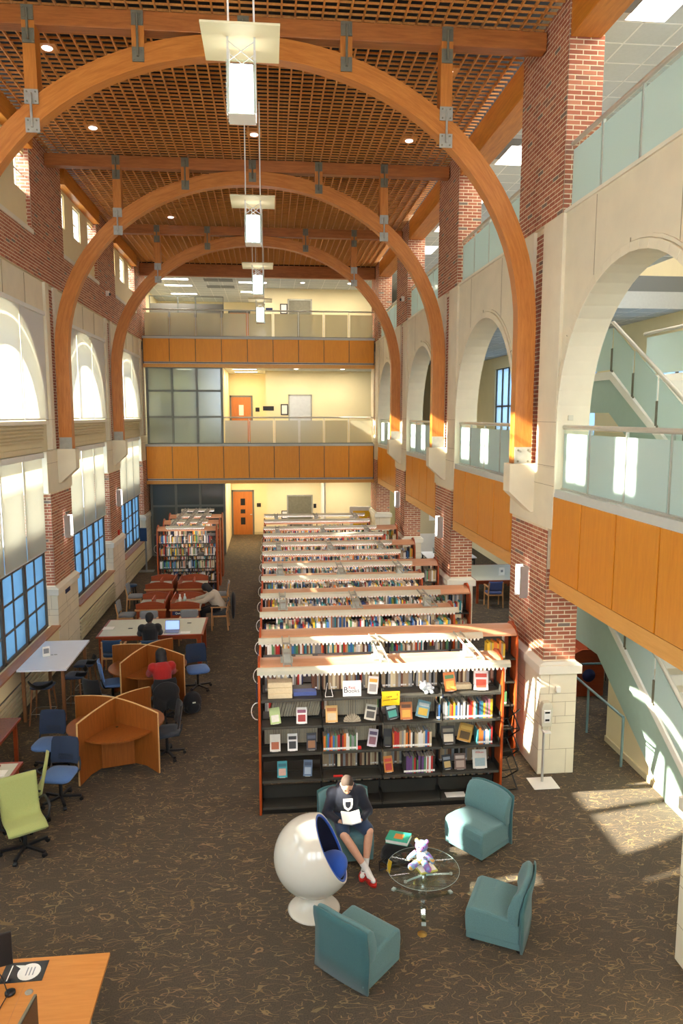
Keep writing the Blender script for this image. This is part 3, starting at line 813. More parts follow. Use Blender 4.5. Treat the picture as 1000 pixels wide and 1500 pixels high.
# walls of the corridor and lift core
BW = thing('wall_back', 'cream walls of the corridor and lift core behind the far galleries', 'wall', kind='structure')
for z0, z1 in ((0, 3.12), (Z2, 7.78)):
    MB().box(-.12, XR+.6, YB, YB+.2, z0, z1).build('wall_face', 'cream_wall', BW)
    MB().box(-.12, .08, YB+.2, YD+.2, z0, z1).build('wall_face', 'cream_wall', BW)
    MB().box(-2.05, -.1, YD, YD+.2, z0, z1).build('wall_face', 'cream_wall', BW)
    MB().box(-2.05, -1.85, YF+.4, YD, z0, z1).build('wall_face', 'cream_wall', BW)
    MB().box(XL-.6, -2.05, YF+3.5, YF+3.7, z0, z1).build('wall_face', 'cream_wall', BW)
MB().box(-.12, XR+.6, YB, YB+.2, Z3, 11.4).build('wall_face', 'cream_wall', BW)
MB().box(XL-.6, -.12, YBK, YBK+.2, Z3, 11.4).build('wall_face', 'cream_wall', BW)
MB().box(-.12, .08, YB+.2, YBK+.2, Z3, 11.4).build('wall_face', 'cream_wall', BW)
MB().box(XL-.6, XL-.4, YF+.9, YBK+.2, 0, 11.5).build('wall_face', 'cream_wall', BW)
MB().box(XR+.5, XW+.3, 37.8, 38, 0, 11.5).build('wall_face', 'cream_wall', BW)
MB().box(-2.05, -.1, YD-.02, YD, 0, .12).build('skirting', 'radiator_cream', BW)
MB().box(XR+.45, XR+.6, YB, 38, Z2, 11.5).build('wall_face', 'cream_wall', BW)
for (x, y, z) in ((-1.0, 32.2, 3.115), (-1.0, 34.2, 3.115), (-1.0, 32.3, 7.775), (-1.0, 34.2, 7.775)): ceiling_panel(x, y, z, 1.0, .3, 10, (1, .84, .55))
for (x, z) in ((1.2, 3.115), (3.2, 3.115), (1.2, 7.775), (3.2, 7.775), (1.5, 11.354), (3.5, 11.354)):
    L = thing('recessed_light', 'small round wall-washing downlight in the far gallery ceiling', 'light', (x, 31.9, z), 0, 'wall washers of the far galleries')
    MB().lathe([(0, -.01), (.07, -.01), (.09, 0), (.09, .004), (0, .004)], 16).build('lens', 'lamp_warm', L)
    ld = bpy.data.lights.new('washer', 'AREA'); ld.size = .3; ld.energy = 13; ld.color = (1, .88, .68); lo = bpy.data.objects.new('washer', ld); COL.objects.link(lo); lo.parent = L; lo.location = (0, 0, -.05)
# far balustrades
def far_rail(label, x0, x1, zf, zr, n_):
    R = thing('glass_balustrade', label, 'railing'); y = YF+.10; w = (x1-x0)/n_
    for k in range(n_):
        MB().box(x0+k*w+.05, x0+(k+1)*w-.05, y, y+.012, zf+.03, zr-.12).build('glass_panel', 'glass_frost_far', R)
        if k: MB().box(x0+k*w-.012, x0+k*w+.012, y-.01, y+.03, zf, zr).build('post', 'brushed', R)
    MB().cyl((x0, y, zr), (x1, y, zr), .03, 12).build('handrail', 'rail_metal', R)
    MB().box(x0, x1, y-.02, y+.03, zf, zf+.04).build('shoe', 'aluminium_grey', R)
far_rail('frosted glass balustrade of the far top gallery', XL+.05, XR-.03, 8.90, 9.95, 9)
xg = at_y(327, 600, YF+.1).x
far_rail('frosted glass balustrade of the far middle gallery beside the glazed room', xg, XR-.03, 4.65, 5.72, 6)
# glazed rooms at the left end
def glazed(name, label, x0, x1, z0, z1, cols, rows, mat, y):
    G = thing(name, label, 'glazing', kind='structure')
    fr = MB()
    xs = [x0+(x1-x0)*k/cols for k in range(cols+1)]; zs = [z0]+rows+[z1]
    for x in xs: fr.box(x-.045, x+.045, y-.05, y+.05, z0, z1)
    for z in zs: fr.box(x0, x1, y-.045, y+.045, z-.04, z+.04)
    fr.build('window_frame', 'aluminium_grey', G)
    for a, b in zip(xs, xs[1:]):
        for c, d in zip(zs, zs[1:]): MB().box(a+.045, b-.045, y-.004, y+.004, c+.04, d-.04).build('pane', mat, G)
    return G
glazed('window_41', 'grey framed glazed room front on the far middle gallery', XL+.12, xg-.05, 4.66, 7.70, 3, [5.74, 6.78], 'glass_room', YF+.12)
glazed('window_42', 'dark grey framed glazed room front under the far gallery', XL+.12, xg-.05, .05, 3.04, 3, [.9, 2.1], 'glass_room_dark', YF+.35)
# a person-high panel, posts and light in the glazed room
o = MB().box(-4.55, -3.75, 31.2, 31.25, Z2, 6.4).build('room_divider', 'cubicle_fabric', bevel=.02); tag(o, 'grey fabric screen behind the glazed room front', 'screen')
o = MB().box(-3.2, -2.2, 32.2, 32.26, 5.7, 6.9).build('whiteboard', 'white_paint'); tag(o, 'white marker board inside the glazed gallery room', 'whiteboard')
o = MB().cyl((-3.05, 31.6, Z2), (-3.05, 31.6, 7.7), .09, 14).build('room_column', 'aluminium_grey'); tag(o, 'round grey column inside the glazed gallery room', 'column')
ceiling_panel(-3.6, 32.4, 7.775, .6, 1.2, 12, (.9, 1, .95))
# doors, lifts, signs (placed on their walls)
def on_wall(px0, py0, px1, py1, Y):
    a = at_y(px0, py0, Y); b = at_y(px1, py1, Y); return min(a.x, b.x), max(a.x, b.x), min(a.z, b.z), max(a.z, b.z)
def door(n, zf, label, panes):
    x0, x1 = at_y(342, 760, YD).x, at_y(370, 760, YD).x
    D = thing('door_%d' % n, label, 'door', kind='structure')
    fr = MB(); y = YD-.05
    fr.box(x0-.08, x0, y, YD+.05, zf, zf+2.2); fr.box(x1, x1+.08, y, YD+.05, zf, zf+2.2); fr.box(x0-.08, x1+.08, y, YD+.05, zf+2.12, zf+2.2)
    fr.build('door_frame', 'aluminium_grey', D)
    MB().box(x0, x1, YD-.03, YD+.02, zf, zf+2.12).build('door_leaf', 'door_wood', D)
    for (a, b, c, d, mt) in panes:
        MB().box(x0+a*(x1-x0), x0+b*(x1-x0), YD-.036, YD-.028, zf+c, zf+d).build('vision_panel', mt, D)
    MB().cyl((x1-.12, YD-.08, zf+1.0), (x1-.02, YD-.08, zf+1.0), .02, 8).build('handle', 'brushed', D)
door(1, 0, 'orange timber door with three small square windows under the far gallery', [(.38, .62, 1.45, 1.78, 'screen_dark'), (.38, .62, 1.05, 1.25, 'screen_dark'), (.38, .62, .5, .85, 'screen_dark')])
door(2, Z2, 'orange timber door with two pale windows on the far middle gallery', [(.38, .62, 1.25, 1.75, 'paper'), (.38, .62, .55, .9, 'paper')])
door(3, Z3, 'orange timber door with grey frame on the far top gallery', [(.38, .62, 1.25, 1.75, 'paper')])
bpy.data.objects['door_3'].location = (-.08, YBK-YD-.02, 0)
def lift(n, rect, mt, label):
    x0, x1, z0, z1 = rect
    D = thing('door_%d' % n, label, 'lift door', kind='structure')
    fr = MB(); fr.box(x0-.06, x0, YB-.05, YB+.02, z0, z1+.06); fr.box(x1, x1+.06, YB-.05, YB+.02, z0, z1+.06); fr.box(x0-.06, x1+.06, YB-.05, YB+.02, z1, z1+.06)
    fr.build('door_frame', 'steel', D); MB().box(x0, x1, YB-.02, YB+.02, z0, z1).build('door_leaf', mt, D)
r = on_wall(424, 580, 455, 660, YB); lift(4, (r[0], r[1], Z2, Z2+2.13), 'brushed', 'pale steel lift door on the far middle gallery')
r = on_wall(422, 738, 456, 780, YB); lift(5, (r[0], r[1], 0, 2.13), 'steel_dark', 'dark steel lift door under the far gallery')
r = on_wall(423, 433, 455, 500, YB); lift(6, (r[0], r[1], Z3, Z3+2.13), 'steel_dark', 'dark steel lift door on the far top gallery')
def wall_sign(name, rect, Y, mat, label, cat, frame_mat=None, text=None, tmat='paper', tsize=.05):
    x0, x1, z0, z1 = rect
    S = thing(name, label, cat, ((x0+x1)/2, Y, (z0+z1)/2)); w, h = (x1-x0)/2, (z1-z0)/2
    MB().box(-w, w, -.02, 0, -h, h).build('board', frame_mat or mat, S)
    if frame_mat: MB().box(-w*.72, w*.72, -.026, -.018, -h*.8, h*.8).build('sheet', mat, S)
    if text:
        for i, ln in enumerate(text):
            text_mesh(ln, tsize, 'lettering', tmat, S, frame((0, -.024, h*.5-i*tsize*1.2), (1, 0, 0), (0, 0, 1)))
wall_sign('framed_notice', on_wall(411, 592, 422, 608, YB), YB, 'paper', 'dark framed notice beside the middle gallery lift', 'frame', 'black_sign')
wall_sign('direction_sign', on_wall(385, 595, 401, 601.5, YB), YB, 'black_sign', 'black direction sign with white lines on the middle gallery wall', 'sign')
wall_sign('room_sign', on_wall(374, 597, 380, 603, YD), YD, 'black_sign', 'small black room sign beside the middle gallery door', 'sign')
wall_sign('framed_notice', on_wall(410, 445, 421, 460, YB), YB, 'paper', 'dark framed notice beside the top gallery lift', 'frame', 'black_sign')
wall_sign('direction_sign', on_wall(389, 451, 399, 455, YB), YB, 'navy_sign', 'navy direction sign on the top gallery wall', 'sign')
wall_sign('framed_notice', on_wall(412, 748, 422, 760, YB), YB, 'paper', 'dark framed notice beside the ground floor lift', 'frame', 'black_sign')
wall_sign('room_sign', on_wall(376, 737, 382, 742.5, YD), YD, 'black_sign', 'small black room sign beside the ground floor door', 'sign')
wall_sign('call_panel', on_wall(459, 738, 463, 744, YB), YB, 'black_sign', 'small dark call panel beside the ground floor lift', 'panel')
o = MB().box(at_y(470, 700, 33.1).x, at_y(470, 700, 33.1).x+.06, 31.2, YB, 0, 3.1).build('wall_partition', 'white_paint'); tag(o, 'thin white partition edge beside the ground floor lift', 'wall', None, 'structure')
r = on_wall(512, 742, 550, 790, 31.0)
S = thing('display_board', 'white framed yellow display board standing under the far gallery', 'board', ((r[0]+r[1])/2, 31.0, 0))
w = (r[1]-r[0])/2
MB().box(-w, w, -.06, .06, .1, r[3]).build('frame', 'white_paint', S, bevel=.02); MB().box(-w+.14, w-.14, -.07, -.05, .3, r[3]-.18).build('poster', 'yellow', S)
text_mesh('INFO', .2, 'lettering', 'red', S, frame((0, -.075, 1.0), (1, 0, 0), (0, 0, 1))) if False else None
# office screens on the far top gallery
for i, (a, b) in enumerate(((218, 260), (260, 286), (286, 327))):
    x0, x1 = at_y(a, 430, 32.0).x, at_y(b, 430, 32.0).x
    S = thing('cubicle_screen', 'grey fabric office screen with glazed top on the far top gallery', 'screen', ((x0+x1)/2, 32.0, Z3), 0, 'office screens of the top gallery'); w = (x1-x0)/2
    MB().box(-w+.02, w-.02, -.03, .03, .05, 1.72).build('fabric_panel', 'cubicle_fabric', S); MB().box(-w+.02, w-.02, -.004, .004, 1.74, 2.0).build('pane', 'pane_clear', S)
    fr = MB(); fr.box(-w, -w+.03, -.035, .035, 0, 2.02); fr.box(w-.03, w, -.035, .035, 0, 2.02); fr.box(-w, w, -.035, .035, 2.0, 2.03); fr.build('frame', 'aluminium_grey', S)
for i in range(3):
    x = -4.3+i*1.05
    S = thing('file_cabinet', 'low mauve storage cabinet with timber end behind the top gallery glass', 'cabinet', (x, 30.9, Z3), 0, 'low cabinets of the top gallery')
    MB().box(-.46, .46, -.22, .22, 0, 1.0).build('body', 'pin_board', S, bevel=.01); MB().box(.46, .54, -.24, .24, 0, 1.02).build('end_panel', 'endpanel_wood', S)
# ================================================================== OUTSIDE
o = MB().box(-60, 60, -40, 80, -.8, -.25).build('ground', 'ground_pale'); tag(o, 'pale paved ground outside the windows', 'ground', None, 'structure')
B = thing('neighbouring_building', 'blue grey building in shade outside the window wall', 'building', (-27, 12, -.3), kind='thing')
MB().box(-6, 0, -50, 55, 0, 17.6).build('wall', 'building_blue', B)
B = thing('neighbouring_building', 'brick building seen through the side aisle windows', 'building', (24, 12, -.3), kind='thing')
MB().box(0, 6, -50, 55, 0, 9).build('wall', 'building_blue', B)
# ================================================================== PENDANTS AND SCONCES
plain('reflector_cream', 'ded2a8', .5, var=.01)
def make_pendant():
    P = thing('pendant_lamp', 'white box pendant lamp under a square reflector plate on the hall axis', 'lamp', (0, 0, 0), 0, 'pendant lamps along the hall')
    MB().box(-.42, .42, -.42, .42, -.012, .012).build('reflector_plate', 'reflector_cream', P)
    for sx in (-1, 1):
        MB().cyl((sx*.14, 0, 0), (sx*.14, 0, 11.72-9.9), .012, 8).build('suspension_rod', 'white_plastic', P)
    for sx in (-1, 1):
        for sy in (-1, 1): MB().box(sx*.145-.012, sx*.145+.012, sy*.145-.012, sy*.145+.012, -.78, 0).build('frame_post', 'brushed', P)
    br = MB()
    for sy in (-1, 1):
        br.cyl((-.145, sy*.145, -.05), (.145, sy*.145, -.26), .006, 6); br.cyl((.145, sy*.145, -.05), (-.145, sy*.145, -.26), .006, 6)
    br.build('cross_brace', 'brushed', P)
    MB().box(-.125, .125, -.125, .125, -.72, -.27).build('diffuser', 'lamp_white', P, bevel=.01)
    for sx, sy, rz in ((0, -1, 0), (0, 1, 0), (1, 0, 1), (-1, 0, 1)):
        m = MB()
        if rz: m.box(sx*.165-.003, sx*.165+.003, -.165, .165, -.80, -.25)
        else: m.box(-.165, .165, sy*.165-.003, sy*.165+.003, -.80, -.25)
        m.build('glass_plate', 'glass_clear', P)
    MB().box(-.15, .15, -.15, .15, -.80, -.79).build('bottom_plate', 'white_plastic', P)
    return P
pp = make_pendant()
for i, y in enumerate((8.75, 14.85, 20.95, 27.05)):
    o = pp if i == 0 else copy_tree(pp)
    o.location = (-.25, y, 9.88); o['label'] = 'white box pendant lamp under a square reflector plate, %s from the far galleries' % ORDN[3-i]
def make_sconce():
    S = thing('wall_sconce', 'white box wall light on a brick pier', 'lamp')
    MB().box(-.02, .02, -.09, .09, -.24, .24).build('back_plate', 'brushed', S)
    MB().box(-.13, -.02, -.11, .11, -.22, .22).build('diffuser', 'lamp_white', S, bevel=.008)
    MB().box(-.145, -.01, -.125, -.113, -.27, .27).build('frame_blade', 'brushed', S); MB().box(-.145, -.01, .113, .125, -.27, .27).build('frame_blade', 'brushed', S)
    return S
sp = make_sconce(); first = True
for py in PIERS[1:4]:
    o = sp if first else copy_tree(sp); first = False
    o.location = (XR-.02, py, 3.02); o['label'] = 'white box wall light on the %s arcade pier from the far galleries' % ORDN[round((30.1-py)/6.1)]; o['group'] = 'wall lights on the arcade piers'
for py in PIERS[2:4]:
    o = copy_tree(sp, (XL+.02, py+.15, 3.15), PI, 'white box wall light on the %s window wall pier from the far galleries' % ORDN[round((30.1-py)/6.1)], 'wall lights on the window wall piers')
# small fittings on the walls
def small(name, label, cat, mb, mt, **k): return tag(mb.build(name, mt, **k), label, cat)
c = at_x(155, 431, XL)
S = thing('camera_dome', 'small white security camera on the brick band', 'camera', (XL, c.y, c.z)); MB().box(0, .1, -.05, .05, -.05, .1).build('housing', 'white_plastic', S, bevel=.01); MB().ball((.11, 0, .0), .045, 12, 8).build('lens', 'black_plastic', S)
c = at_x(592, 439, XR)
S = thing('camera_dome', 'small white security camera on an upper arcade pier', 'camera', (XR, c.y, c.z)); MB().box(-.1, 0, -.05, .05, -.05, .1).build('housing', 'white_plastic', S, bevel=.01); MB().ball((-.11, 0, .0), .045, 12, 8).build('lens', 'black_plastic', S)
c = at_x(99, 864, XL+.05)
S = thing('room_sign', 'navy name sign on a window wall pier base', 'sign', (XL+.05, c.y, c.z)); MB().box(0, .012, -.2, .2, -.05, .05).build('board', 'navy_sign', S)
c = at_x(173, 780, XL)
small('fire_alarm', 'red fire alarm on a window wall pier', 'alarm', MB().box(XL, XL+.05, c.y-.06, c.y+.06, c.z-.08, c.z+.08), 'red', bevel=.006)
c = at_y(816, 1009, 10.9)
small('wall_sensor', 'small white sensor on the stone base of an arcade pier', 'sensor', MB().box(c.x-.035, c.x+.035, 10.84, 10.90, c.z-.045, c.z+.045), 'white_plastic', bevel=.006)
c = at_y(835, 612, 10.78)
small('wall_sensor', 'small cream sensor on the stone jamb of the arch by the staircase', 'sensor', MB().box(c.x-.04, c.x+.04, 10.755, 10.79, c.z-.04, c.z+.04), 'valance_metal', bevel=.005)
# ================================================================== BOOK RANGES
PAL = {'white': 'e8e4da', 'cream': 'd8c8a0', 'red': 'b8302a', 'orange': 'd87830', 'yellow': 'e0b830', 'green': '5a8a5a', 'teal': '3f8f96', 'blue': '3f6fa8',
       'navy': '26345a', 'purple': '6a4a80', 'pink': 'd08898', 'grey': '8f8f8c', 'brown': '6e4a34', 'black': '24231f', 'tan': 'a89272'}
SHZ = [.106, .519, .927, 1.337, 1.742]
_bk = {}
def book_mesh(t, h, d):
    k = (round(t, 3), round(h, 2), round(d, 2))
    if k not in _bk:
        m = MB(); c = .0025; t2 = k[0]/2
        m.box(-t2, -t2+c, 0, k[2], 0, k[1]); m.box(t2-c, t2, 0, k[2], 0, k[1]); m.box(-t2, t2, -.001, c, 0, k[1])   # boards and spine
        m.box(-t2+c, t2-c, c, k[2]-.004, .004, k[1]-.004, mi=1)
        m.box(-t2+.001, t2-.001, -.002, -.001, .02, .05, mi=2)                                                      # call number sticker
        _bk[k] = m.mesh('book', ['object_colour', 'page_cream', 'paper'])
    return _bk[k]
def new_book(x, y, z, t, h, d, colname, label, group, flip=False, lean=0):
    o = link('book', book_mesh(t, h, d)); o.color = lin(PAL[colname]); o.rotation_mode = 'XYZ'
    o.location = (x, y, z); o.rotation_euler = (0, lean, PI if flip else 0)
    tag(o, label, 'book', group); return o
FIELD = MB(); FIELD.cols = []
def field_books(x0, x1, yf, z, rng, fill=.9, hues=None, flip=False, hmax=.29, hmin=.2):
    x = x0
    hues = hues or ['cream', 'white', 'tan', 'brown', 'red', 'navy', 'blue', 'green', 'grey', 'black', 'orange', 'teal', 'yellow', 'cream', 'tan', 'white', 'cream', 'white']
    while x < x1-.05:
        if rng.random() > fill: x += rng.uniform(.06, .25); continue
        run = rng.randint(5, 14); hb = rng.uniform(hmin, hmax)
        for _ in range(run):
            t_ = rng.uniform(.018, .045)
            if x+t_ > x1: break
            h = min(hb+rng.uniform(-.03, .03), .31); cn = rng.choice(hues); c = lin(PAL[cn]); f = rng.uniform(.85, 1.25); c = tuple(min(1, v*f) for v in c[:3])+(1,)
            FIELD.box(x+.001, x+t_-.001, yf, yf+rng.uniform(.14, .2), z, z+h, col=c)
            FIELD.box(x+.003, x+t_-.003, yf-.002, yf, z+.02, z+.045, col=(.75, .72, .65, 1)) if rng.random() < .6 else None
            x += t_
        if rng.random() < .3: x += rng.uniform(.02, .12)
ORD = ['first', 'second', 'third', 'fourth', 'fifth', 'sixth', 'seventh', 'eighth', 'ninth', 'tenth', 'eleventh']
def light_bar(R, x0, x1, y, z):
    m = MB(); m.prism([(y-.055, z), (y+.055, z), (y+.05, z+.05), (y+.02, z+.085), (y-.02, z+.085), (y-.05, z+.05)], 'X', x0, x1); m.build('light_bar', 'valance_metal', R)
    MB().box(x0+.02, x1-.02, y-.03, y+.03, z-.006, z).build('light_tube', 'shelf_tube', R)
    t_ = MB(); n_ = int((x1-x0)/.06)
    for k in range(n_):
        x = x0+.04+k*(x1-x0-.08)/n_
        for yy in (y-.053,): t_._add([(x, yy, z), (x+.042, yy, z), (x+.030, yy, z-.034), (x+.012, yy, z-.034), (x, yy+.006, z), (x+.042, yy+.006, z), (x+.030, yy+.006, z-.034), (x+.012, yy+.006, z-.034)], [(0, 1, 2, 3), (7, 6, 5, 4), (0, 3, 7, 4), (1, 5, 6, 2), (3, 2, 6, 7)])
    stuff(t_.build('louvre_teeth', 'white_plastic', R))
def ladder(R, x, y0, y1, z, zc, lean=.08):
    L = MB()
    for sx in (-.055, .055): L.bar((x+sx, y0, z), (x+sx, y1, z), .016, .03)
    for k in range(3):
        y = y0+(y1-y0)*(k*.35+.05); L.box(x-.055, x+.055, y-.012, y+.012, z-.012, z+.012)
    L.build('bracket_arm', 'steel', R); MB().box(x-.06, x+.06, (y0+y1)/2-.10, (y0+y1)/2+.08, zc, z).build('bracket_post', 'bracket_grey', R)
    MB().box(x-.09, x+.09, (y0+y1)/2-.13, (y0+y1)/2+.12, zc-.004, zc+.008).build('bracket_foot', 'bracket_grey', R)
def range_unit(x0, x1, yc, label, lit, nb, detail=False, bar=None, group=None, ladders=3):
    R = thing('book_range', label, 'bookcase', (0, 0, 0), 0, group)
    D = .30
    prof = [(yc-D-.02, 0), (yc-D-.02, 1.9), (yc-D+.0, 2.12), (yc-D*.5, 2.27), (yc, 2.31), (yc+D*.5, 2.27), (yc+D, 2.12), (yc+D+.02, 1.9), (yc+D+.02, 0)]
    for x in (x0, x1-.035): MB().prism(prof, 'X', x, x+.035).build('end_panel', 'endpanel_wood', R, bevel=.006)
    top = [(yc-D*1.02, 2.17), (yc-D*.6, 2.225), (yc, 2.25), (yc+D*.6, 2.225), (yc+D*1.02, 2.17)]; low = [(a, z-.03) for a, z in reversed(top)]
    MB().prism(top+low, 'X', x0+.035, x1-.035).build('canopy', 'canopy_wood', R)
    w = (x1-x0-.07)/nb
    for k in range(nb+1):
        x = x0+.035+k*w; x = min(max(x, x0+.05), x1-.05); MB().box(x-.014, x+.014, yc-.03, yc+.03, .02, 2.14).build('upright', 'black_metal', R)
    for s in (-1, 1):
        for i, z in enumerate(SHZ):
            a, b = sorted((yc+s*.02, yc+s*D))
            if detail and s < 0:
                for k in range(nb):
                    xa, xb = x0+.045+k*w, x0+.025+(k+1)*w
                    S = MB().box(xa, xb, a, b, z-.022, z-.002).build('shelf', 'shelf_metal', R)
                    MB().box(xa, xb, a-.004, a+.004, z-.03, z+.004).build('lip', 'shelf_lip', S)
                    for xx in (xa, xb-.004): MB().box(xx, xx+.004, a+.01, b, z-.002, z+.10).build('shelf_bracket', 'shelf_metal', S)
            else:
                MB().box(x0+.04, x1-.04, a, b, z-.025, z-.002).build('shelf', 'shelf_metal', R)
        MB().box(x0+.04, x1-.04, *sorted((yc+s*.06, yc+s*(D-.015))), 0, .085).build('plinth', 'black_metal', R)
    MB().box(x0+.04, x1-.04, yc-.012, yc+.012, .09, .30).build('back_rail', 'shelf_metal', R)
    if lit:
        ba, bb = bar or (x0+.0, x1-.1)
        for s in (-1, 1): light_bar(R, ba, bb, yc+s*(.68 if bb-ba > 2 else .655), 2.28)
        for k in range(ladders):
            x = ba+(bb-ba)*((k+.5)/ladders if ladders > 2 else (.25+.5*k)); mg = .42 if bb-ba > 2 else .2; x = ba+mg+k*(bb-ba-2*mg)/(ladders-1)
            ladder(R, x, yc-.66, yc+.66, 2.385, 2.245)
    # end-of-range sign and wire loop
    m = MB(); m.box(x0-.025, x0-.015, yc-.30, yc-.18, 1.72, 2.0); m.build('range_sign', 'navy_sign', R)
    lp = [(x0-.01+(-.09)*math.sin(PI*i/8), yc-.2, 1.55+.13*math.cos(PI*i/8)) for i in range(9)]
    MB().tube(lp, .007, 6).build('wire_loop', 'white_plastic', R)
    return R
RY = [10.40+1.452*k for k in range(11)]
range_unit(-.20, 3.42, RY[0], 'long two-sided book range with lit top facing the lounge chairs', True, 4, True, (-.20, 3.36))
for k in range(1, 11):
    lit = k % 2 == 0
    range_unit(-.20, 3.42 if lit else 4.13, RY[k], ('lit two-sided book range with cantilevered lamps, %s behind the lounge chairs' if lit else 'longer unlit book range with timber canopy, %s behind the lounge chairs') % ORD[k], lit, 4, False, (-.20, 3.36), group='book ranges of the main stacks')
LY = [23.75, 25.20, 26.65]
for k in range(3):
    range_unit(-3.60, -1.70, LY[k], 'short lit book range by the window wall, %s behind the quiet study desks' % ORD[k], True, 2, False, (-3.25, -2.05), group='short book ranges by the windows', ladders=3)
# ---- books one by one on the front of the first range
YFR = RY[0]-.285
def pxx(p, y): return at_y(p, y, YFR+.03).x
GR = 'library books on the range facing the lounge'
SHN = {4: 'top', 3: 'second', 2: 'third', 1: 'fourth'}
BAYN = ['at the aisle end', 'next to the aisle end', 'beside the end bay', 'at the pier end']
rb = random.Random(21)
BND = [-.165+.8875*k for k in (1, 2, 3)]
def row(shelf, p0, p1, hues, hb=.235):
    z = SHZ[shelf]; y = {3: 1066, 2: 1106, 1: 1145}[shelf]-8
    x, xe = pxx(p0, y), pxx(p1, y)
    while x < xe-.015:
        t_ = rb.choice((.018, .022, .026, .03, .034))
        for b_ in BND:
            if x < b_+.016 and x+t_ > b_-.016: x = b_+.017
        cn = rb.choice(hues); h = hb+rb.choice((-.02, 0, .01, .02, .035))
        new_book(x+t_/2, YFR+.02, z, t_, h, .17, cn, '%s spined book in a row on the %s shelf of the front book range' % (cn, SHN[shelf]), GR); x += t_+.0012
ALLH = ['white', 'white', 'cream', 'red', 'orange', 'blue', 'black', 'yellow', 'teal', 'grey', 'white', 'navy', 'tan']
row(3, 639, 707, ['cream', 'orange', 'white', 'red', 'white', 'teal', 'black', 'blue', 'white', 'tan', 'navy', 'yellow', 'grey']); row(3, 707, 721, ['yellow', 'pink', 'yellow', 'green'], .25)
row(2, 469, 523, ['red', 'orange', 'yellow', 'red', 'white', 'blue', 'grey', 'white', 'black', 'red', 'green', 'white']); row(2, 575, 633, ALLH+['orange', 'red']); row(2, 698, 721, ['orange', 'blue', 'white', 'black', 'red', 'white', 'teal', 'blue'])
row(1, 591, 636, ['white', 'green', 'teal', 'red', 'black', 'black', 'white', 'black', 'purple'])
# books on the far side of the first range, seen by their page edges
rb2 = random.Random(5)
x0r = -.14
for sh in (3, 2):
    for k in range(4):
        x = x0r+k*.8875+(.09 if sh == 3 else .02); xe = x0r+(k+1)*.8875-.085; lean = rb2.choice((0, 0, .0, .18, .26)) if sh == 3 else 0
        while x < xe:
            t_ = rb2.choice((.028, .034, .04, .046)); cn = rb2.choice(['tan', 'brown', 'cream', 'grey', 'black', 'tan'])
            new_book(x+t_/2, RY[0]+.235, SHZ[sh]+(.01 if lean else 0), t_, .26+rb2.choice((0, .02, .035)), .19, cn, '%s book seen page-edge first, rear side of front range, %s shelf' % (cn, SHN[sh]), GR, True, -lean)
            x += t_*(1.0 if not lean else 1.12)+.001
for sh in (0, 1, 4):
    r_ = random.Random(30+sh); field_books(.75 if sh < 2 else -.1, 3.35, RY[0]+.06, SHZ[sh], r_, .95, ['tan', 'brown', 'cream', 'grey', 'tan', 'black'], hmax=.29, hmin=.25)
# everything further back: rows on the other ranges
for k in range(1, 11):
    r_ = random.Random(100+k); xe = 3.38 if k % 2 == 0 else 4.08
    for sh, fill in ((4, .55 if k < 2 else .8), (3, .85), (2, .8)):
        if k == 1 and sh == 4: field_books(3.6, 3.95, RY[k]-.28, SHZ[sh], r_, 1, ['yellow', 'orange', 'tan']); continue
        if k == 1 and sh == 3: field_books(3.5, 3.95, RY[k]-.28, SHZ[sh], r_, 1, ['pink', 'red', 'white', 'pink']); field_books(-.1, 3.4, RY[k]-.28, SHZ[sh], r_, .8); continue
        field_books(-.12, xe-(.0 if k > 1 else .1), RY[k]-.28, SHZ[sh], r_, fill)
        if sh == 4: field_books(-.12, xe, RY[k]+.08, SHZ[sh], r_, fill)
for k in range(3):
    for sh in range(5):
        r_ = random.Random(200+k*9+sh)
        field_books(-3.52, -2.68, LY[k]-.28, SHZ[sh], r_, .93, hmax=.25); field_books(-2.62, -1.78, LY[k]-.28, SHZ[sh], r_, .9, hmax=.25)
o = FIELD.build('library_books', 'face_colour'); tag(o, 'packed rows of library books on the ranges further back', 'books', None, 'stuff')
# ---- books shown face out, signs and small things on the front range
def display(p0, p1, pyb, shelf, h, tilt, main, second, label, third=None, text=None):
    x0, x1 = pxx(p0, pyb), pxx(p1, pyb); w = max(.10, (x1-x0)*(.86 if tilt else .97)); z = SHZ[shelf]
    xc = (x0+x1)/2; hf = w/2*math.cos(tilt)+h*abs(math.sin(tilt))+.018
    for b_ in BND:
        if abs(xc+h/2*math.sin(tilt)-b_) < hf: xc = b_-h/2*math.sin(tilt)+math.copysign(hf, xc+h/2*math.sin(tilt)-b_)
    B = thing('display_book', label, 'book', (xc, YFR+.05+abs(tilt)*.02, z+.014+abs(math.sin(tilt))*w/2), group=None)
    B.rotation_euler = (-.28, tilt, 0)
    o = MB().box(-w/2, w/2, 0, .004, 0, h).build('cover', 'object_colour', B); o.color = lin(main)
    MB().box(-w/2+.003, w/2-.003, .004, .02, .003, h-.003).build('page_block', 'paper', B)
    o = MB().box(-w/2, w/2, .02, .024, 0, h).build('back_board', 'object_colour', B); o.color = lin(main)
    o = MB().box(-w*.36, w*.36, -.0015, 0, h*.12, h*.55).build('cover_print', 'object_colour', B); o.color = lin(second)
    if third: o = MB().box(-w*.4, w*.4, -.0015, 0, h*.66, h*.86).build('cover_print', 'object_colour', B); o.color = lin(third)
    E_ = MB(); E_.bar((0, .03, h*.7), (0, .12, .05), .01, .006); E_.box(-w*.3, w*.3, -.012, .028, -.003, 0); E_.build('easel', 'white_plastic', B)
    if text: text_mesh(text, h*.17, 'lettering', 'red', B, frame((0, -.002, h*.86), (1, 0, 0), (0, 0, 1)))
    return B
display(395, 413, 1062, 3, .23, -.12, 'b9cc86', 'e8e2d0', 'pale green book propped face out beside the aisle end')
